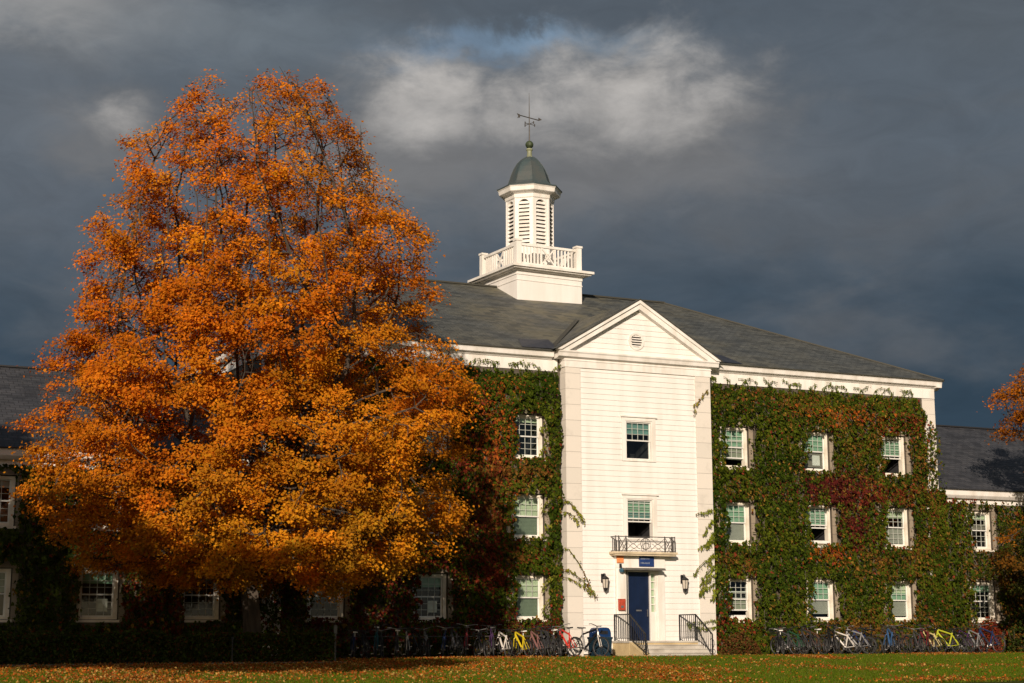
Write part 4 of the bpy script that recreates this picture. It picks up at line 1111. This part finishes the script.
make_tree('tall bare stemmed maple outside the picture whose shade falls below the big maple', (-38.6, -42.4, -.4), [(12.4, 3.5), (12.9, 5.5), (13.8, 5.4), (14.6, 3.4), (15.2, 1.0)], 800, .6, 7, .4, 17000, .30,
          scol, lambda z: 1.0, 29, zfork=11.0)
make_tree('broad maple outside the picture whose shade falls on the left wing', (-41.0, -22.0, -.05), [(8.6, 2.5), (9.6, 4.4), (12.0, 4.8), (14.5, 4.4), (16.5, 3.0), (18.0, 1.0)], 1200, .6, 7, .36, 20000, .34,
          scol, lambda z: 1.0, 37, zfork=7.5)
rng = np.random.default_rng(99); random.seed(99)

# ------------------------------------------------------------------ hedge, shrubs
def bush(name, label, cat, x0, x1, y0, y1, z0, z1, n, cols, sz, seed, core=True, rnd=False):
    t = thing(name, label, cat, ((x0 + x1) / 2, (y0 + y1) / 2, z0)); cx, cy = (x0 + x1) / 2, (y0 + y1) / 2
    P = []; C = []; Nn = []
    while len(P) < n:
        x = random.uniform(x0, x1); y = random.uniform(y0, y1); u = random.random()
        if rnd:
            ux, uy = 2 * (x - cx) / (x1 - x0), 2 * (y - cy) / (y1 - y0); rr = ux * ux + uy * uy
            if rr > 1: continue
            top = z0 + (z1 - z0) * math.sqrt(max(1 - rr, 0)) * (1 + .35 * fbm((x, y, 0), 1.3, seed))
        else: top = z1 + .16 * fbm((x, y, 0), .9, seed) + .05 * random.random()
        m_ = random.random()
        if m_ < .45: z = top - random.random() ** 2 * .25
        else:
            z = z0 + (top - z0) * u
            if not rnd: y = (y0 if random.random() < .7 else y1) + random.gauss(0, .07) + .1 * fbm((x, z, 0), 1.6, seed + 2)
        P.append((x - cx, y - cy, z - z0)); c = np.array(random.choice(cols)); C.append(c * random.uniform(.6, 1.4))
    P = np.array(P); k = len(P); L = sz * rng.uniform(.7, 1.3, k)
    leaf_cloud('foliage', P, np.array([0, -.6, .6]) + rng.normal(size=(k, 3)) * .7, L, L * .7, np.array(C), M['hedgeleaf'], t)
    mb = MB(); kx = max(3, int((x1 - x0) / .5)); mb.bar((-(x1 - x0) * (.25 if rnd else .5), 0, .03), ((x1 - x0) * (.25 if rnd else .5), 0, .03), .08)
    for i in range(kx):
        x = -(x1 - x0) / 2 + (x1 - x0) * (i + .5) / kx
        for q in range(3):
            dx, dy = random.uniform(-.3, .3), random.uniform(-.25, .25); sh = .45 if rnd else .85
            mb.tube([(x * (.5 if rnd else 1), 0, 0), (x + dx * .4, dy * .5, (z1 - z0) * sh * .5), (x + dx, dy, (z1 - z0) * sh)], [.02, .014, .007], 5)
    mb.build('branches', M['vine'], t)
HG = ((.030, .048, .007), (.044, .062, .010), (.018, .028, .005), (.040, .042, .010))
bush('hedge', 'long clipped dark green hedge at the left beneath the maple', 'hedge', -31.0, -15.7, -9.35, -8.4, .2, 1.02, 34000, HG + ((.07, .03, .01),), .085, 4)
bush('shrub', 'red leaved shrub under the right wing window', 'shrub', 16.4, 17.8, -1.2, -.3, .2, 1.45, 1900, (RED, RED, MAR, (.07, .05, .01), (.24, .04, .015)), .10, 6, rnd=True)
bush('shrub', 'dark evergreen shrub at the far right foot of the wing', 'shrub', 17.8, 22.0, -2.2, -.4, .2, 2.4, 5200, HG + (BRN,), .12, 8, rnd=True)
bush('shrub', 'dark leafy shrub under the lower window behind the yellow bicycle', 'shrub', -7.4, -3.5, -1.5, -.35, .2, 1.35, 5200, ((.035, .05, .008), (.05, .06, .01), BRN, MAR), .11, 10, rnd=True)
bush('shrub', 'low russet shrub against the ivy beside the stair rail', 'shrub', 3.5, 5.4, -1.1, -.4, .2, 1.0, 2400, ((.09, .03, .012), (.09, .05, .012), (.05, .05, .010)), .10, 12, rnd=True)
bush('shrub', 'brown and green shrub behind the white bicycles', 'shrub', 6.2, 12.0, -1.3, -.4, .2, 1.15, 4800, (BRN, (.05, .06, .01), (.03, .04, .008)), .11, 14, rnd=True)

# slim posts
b = MB(); b.tube([(0, 0, 0), (0, 0, .9)], .03, 6); b.box(-.05, .05, -.02, .02, .86, 1.12); b.lathe([(.06, 0), (.06, .015)], 8)
tag(b.build('marker_post', M['grey_metal'], None, (-15.4, -8.6, .2)), 'slim dull marker post at the right end of the hedge', 'post')
b = MB(); b.tube([(0, 0, 0), (0, 0, .75)], .022, 6); b.box(-.035, .035, -.015, .015, .7, .78)
tag(b.build('marker_post', M['iron'], None, (-18.9, -9.5, .2)), 'thin stake in front of the hedge below the maple trunk', 'post')

# ------------------------------------------------------------------ grass and fallen leaves
def wedge(n, ymin, ymax):
    y = rng.uniform(ymin, ymax, n); d = y + 57.75
    xl = -32.6 + d * math.tan(R(5.5)); xr = -32.6 + d * math.tan(R(45))
    x = xl + (xr - xl) * rng.random(n)
    return x, y
def off_bed(x, y): return ~((y > -10.4) & (x < -15.3)) & ~((y > -3.6) & (x > -16.6))
n = 330000; x, y = wedge(n, -27, -3.2)
k = off_bed(x, y); x, y = x[k], y[k]; n = len(x)
z = gz(y); hgt = rng.uniform(.035, .095, n); wd = rng.uniform(.006, .013, n)
a = rng.uniform(0, 2 * math.pi, n); lean = rng.normal(size=(n, 2)) * .035
V = np.empty((n, 3, 3)); V[:, 0] = np.stack([x - np.cos(a) * wd, y - np.sin(a) * wd, z - .01], 1); V[:, 1] = np.stack([x + np.cos(a) * wd, y + np.sin(a) * wd, z - .01], 1)
V[:, 2] = np.stack([x + lean[:, 0], y + lean[:, 1], z + hgt], 1)
tone = rng.random((n, 1)); Cg = np.array([[.065, .120, .006]]) * (1 - tone) + np.array([[.135, .172, .012]]) * tone
Cg *= rng.uniform(.6, 1.3, (n, 1)); dry = rng.random(n) < .05; Cg[dry] = (.20, .15, .05)
tag(link('grass', np_mesh('grass', V.reshape(-1, 3), 3, Cg, M['grass']), None), kind='stuff')
n = 230000; x, y = wedge(n, -27, -3.2)
dn = np.array([.5 + .9 * fbm((p * .35, q * .16, 0), .8, 3) for p, q in zip(x, y)])
dl = np.exp(-(((x + 20) / 9) ** 2 + ((y + 12) / 7) ** 2)) * .62
dn = np.clip((dn - .56) * 1.6, .02, 1) * .75 + dl
k = (rng.random(n) < dn) & off_bed(x, y); x, y = x[k], y[k]; n = len(x)
P = np.stack([x, y, gz(y) + rng.uniform(.02, .10, n)], 1); L = rng.uniform(.03, .075, n)
pal = np.array([(.32, .085, .012), (.38, .15, .02), (.20, .05, .010), (.26, .11, .03), (.34, .065, .010), (.46, .28, .08)])
tag(leaf_cloud('fallen_leaves', P, np.array([0, -.25, 1.0]) + rng.normal(size=(n, 3)) * .7, L, L * .85, pal[rng.integers(0, 6, n)] * rng.uniform(.6, 1.25, (n, 1)), M['litter']), kind='stuff')

# ------------------------------------------------------------------ light, sky, camera
CAM = (1655.4925, .44186966, .17773322, -.00391837, -32.5963, -57.7546, .88435)
SUN_AZ, SUN_EL = 33.0, 18.5                      # sun stands this far left of the facade's normal
f, yaw, pitch, roll, cx, cy, cz = CAM
F = Vector((math.sin(yaw) * math.cos(pitch), math.cos(yaw) * math.cos(pitch), math.sin(pitch)))
Rt = Vector((math.cos(yaw), -math.sin(yaw), 0)); Up = Rt.cross(F)
R2 = Rt * math.cos(roll) + Up * math.sin(roll); U2 = -Rt * math.sin(roll) + Up * math.cos(roll)
cd = bpy.data.cameras.new('camera'); cam = bpy.data.objects.new('camera', cd); COL.objects.link(cam)
cd.sensor_width = 36; cd.lens = f / 1024 * 36; cd.clip_end = 3000; cd.clip_start = .1
mw = Matrix.Identity(4)
for i in range(3): mw[i][0] = R2[i]; mw[i][1] = U2[i]; mw[i][2] = -F[i]
mw[0][3], mw[1][3], mw[2][3] = cx, cy, cz
cam.matrix_world = mw; SC.camera = cam

sd = Vector((-math.sin(R(SUN_AZ)) * math.cos(R(SUN_EL)), -math.cos(R(SUN_AZ)) * math.cos(R(SUN_EL)), math.sin(R(SUN_EL))))
ld = bpy.data.lights.new('sun', 'SUN'); ld.energy = 4.9; ld.angle = R(.5); ld.color = (1.0, .835, .68)
lo = bpy.data.objects.new('sun', ld); COL.objects.link(lo); lo.rotation_euler = sd.to_track_quat('Z', 'Y').to_euler()

W = bpy.data.worlds.new('World'); SC.world = W; W.use_nodes = True
nt = W.node_tree; nt.nodes.clear(); out = N(nt, 'ShaderNodeOutputWorld')
sky = N(nt, 'ShaderNodeTexSky'); sky.sky_type = 'NISHITA'; sky.sun_disc = False
sky.sun_elevation = R(SUN_EL); sky.sun_rotation = math.atan2(sd.x, sd.y)
bg1 = N(nt, 'ShaderNodeBackground'); bg1.inputs[1].default_value = .05; nt.links.new(sky.outputs[0], bg1.inputs[0])
tc = N(nt, 'ShaderNodeTexCoord'); D_ = tc.outputs['Generated']
sep = N(nt, 'ShaderNodeSeparateXYZ'); nt.links.new(D_, sep.inputs[0])
az = mathn(nt, 'SUBTRACT', mathn(nt, 'ARCTAN2', sep.outputs[0], sep.outputs[1]), yaw)
el = mathn(nt, 'ARCSINE', sep.outputs[2])
def scaled(sx, sz):
    c = N(nt, 'ShaderNodeCombineXYZ'); nt.links.new(mathn(nt, 'MULTIPLY', az, sx), c.inputs[0]); nt.links.new(mathn(nt, 'MULTIPLY', el, sz), c.inputs[1]); return c.outputs[0]
n1 = noise_tex(nt, 1, 6, scaled(7, 18), .55, .4)          # broad streaky cloud
n2 = noise_tex(nt, 1, 7, scaled(16, 30), .6, .6)          # puffs
def gauss(a0, e0, sa, se, wob=.06):
    da = mathn(nt, 'DIVIDE', mathn(nt, 'ADD', mathn(nt, 'SUBTRACT', az, a0), mathn(nt, 'MULTIPLY', mathn(nt, 'SUBTRACT', n1, .5), wob * 2.0)), sa)
    de = mathn(nt, 'DIVIDE', mathn(nt, 'ADD', mathn(nt, 'SUBTRACT', el, e0), mathn(nt, 'MULTIPLY', mathn(nt, 'SUBTRACT', n2, .5), wob)), se)
    q = mathn(nt, 'ADD', mathn(nt, 'MULTIPLY', da, da), mathn(nt, 'MULTIPLY', de, de))
    return mathn(nt, 'POWER', 2.71828, mathn(nt, 'MULTIPLY', q, -1))
def pa(x): return (x - 512) / 1655.0
def pe(y): return pitch + (341.5 - y) / 1655.0
c = mixc(nt, ramp(nt, mathn(nt, 'ADD', el, mathn(nt, 'MULTIPLY', mathn(nt, 'SUBTRACT', n1, .5), .16)), pe(430), pe(170)), (.032, .056, .083), (.096, .119, .147))
c = mixc(nt, mathn(nt, 'MULTIPLY', ramp(nt, n1, .48, .72), .55), c, (.115, .122, .132))
c = mixc(nt, mathn(nt, 'MULTIPLY', ramp(nt, n2, .55, .8), .35), c, (.055, .066, .085))
for x, y, sx, sy, col, amt in ((620, 14, 300, 26, (.080, .100, .125), .7), (240, 40, 150, 40, (.15, .178, .205), .8), (30, 26, 110, 46, (.30, .30, .30), .95),
                               (600, 175, 190, 50, (.175, .175, .18), .7), (390, 165, 95, 50, (.20, .197, .197), .75), (40, 140, 110, 46, (.16, .175, .195), .5), (545, 44, 66, 11, (.19, .29, .41), .8), (445, 54, 62, 13, (.16, .235, .33), .85),
                               (635, 55, 40, 12, (.18, .26, .35), .5), (860, 235, 190, 30, (.100, .108, .120), .45), (990, 45, 120, 60, (.095, .112, .130), .6), (60, 215, 110, 50, (.112, .130, .155), .55)):
    c = mixc(nt, mathn(nt, 'MULTIPLY', gauss(pa(x), pe(y), sx / 1655, sy / 1655), amt), c, col)
nb = noise_tex(nt, 1, 9, scaled(24, 40), .62, .25)         # billows that give the lit bank its puffed edge
dsum = None
for x, y, sx, sy, amt in ((635, 125, 185, 90, 1.05), (415, 122, 105, 80, 1.05), (525, 126, 160, 72, .98), (105, 150, 74, 50, .95)):
    g_ = mathn(nt, 'MULTIPLY', gauss(pa(x), pe(y), sx / 1655, sy / 1655, .03), amt); dsum = g_ if dsum is None else mathn(nt, 'MAXIMUM', dsum, g_)
dens_ = mathn(nt, 'ADD', dsum, mathn(nt, 'MULTIPLY', mathn(nt, 'SUBTRACT', nb, .5), .85))
hi = ramp(nt, mathn(nt, 'ADD', dens_, mathn(nt, 'MULTIPLY', mathn(nt, 'SUBTRACT', el, pe(115)), 11.0)), .45, 1.5)
bank = mixc(nt, hi, (.165, .168, .175), (.58, .55, .52))
c = mixc(nt, mathn(nt, 'MULTIPLY', ramp(nt, dens_, .20, .95), .93), c, bank)
n3 = noise_tex(nt, 1, 6, scaled(20, 44), .62, .8)
gn = mathn(nt, 'ADD', mathn(nt, 'MULTIPLY', n3, .40), .80)
vm = N(nt, 'ShaderNodeVectorMath', operation='SCALE'); nt.links.new(c, vm.inputs[0]); nt.links.new(gn, vm.inputs['Scale']); c = vm.outputs[0]
bg2 = N(nt, 'ShaderNodeBackground'); bg2.inputs[1].default_value = 1.0; nt.links.new(c, bg2.inputs[0])
mx = N(nt, 'ShaderNodeMixShader')
fw_ = mathn(nt, 'ADD', mathn(nt, 'MULTIPLY', sep.outputs[0], math.sin(yaw)), mathn(nt, 'MULTIPLY', sep.outputs[1], math.cos(yaw)))
nt.links.new(ramp(nt, mathn(nt, 'ADD', fw_, mathn(nt, 'MULTIPLY', mathn(nt, 'SUBTRACT', n1, .5), .4)), -.97, -.45), mx.inputs[0])   # storm bank in the east, clear sky behind the camera
nt.links.new(bg1.outputs[0], mx.inputs[1]); nt.links.new(bg2.outputs[0], mx.inputs[2]); nt.links.new(mx.outputs[0], out.inputs[0])

vs = SC.view_settings; vs.view_transform = 'Standard'; vs.look = 'None'; vs.exposure = .04; vs.gamma = 1
vs.use_curve_mapping = False
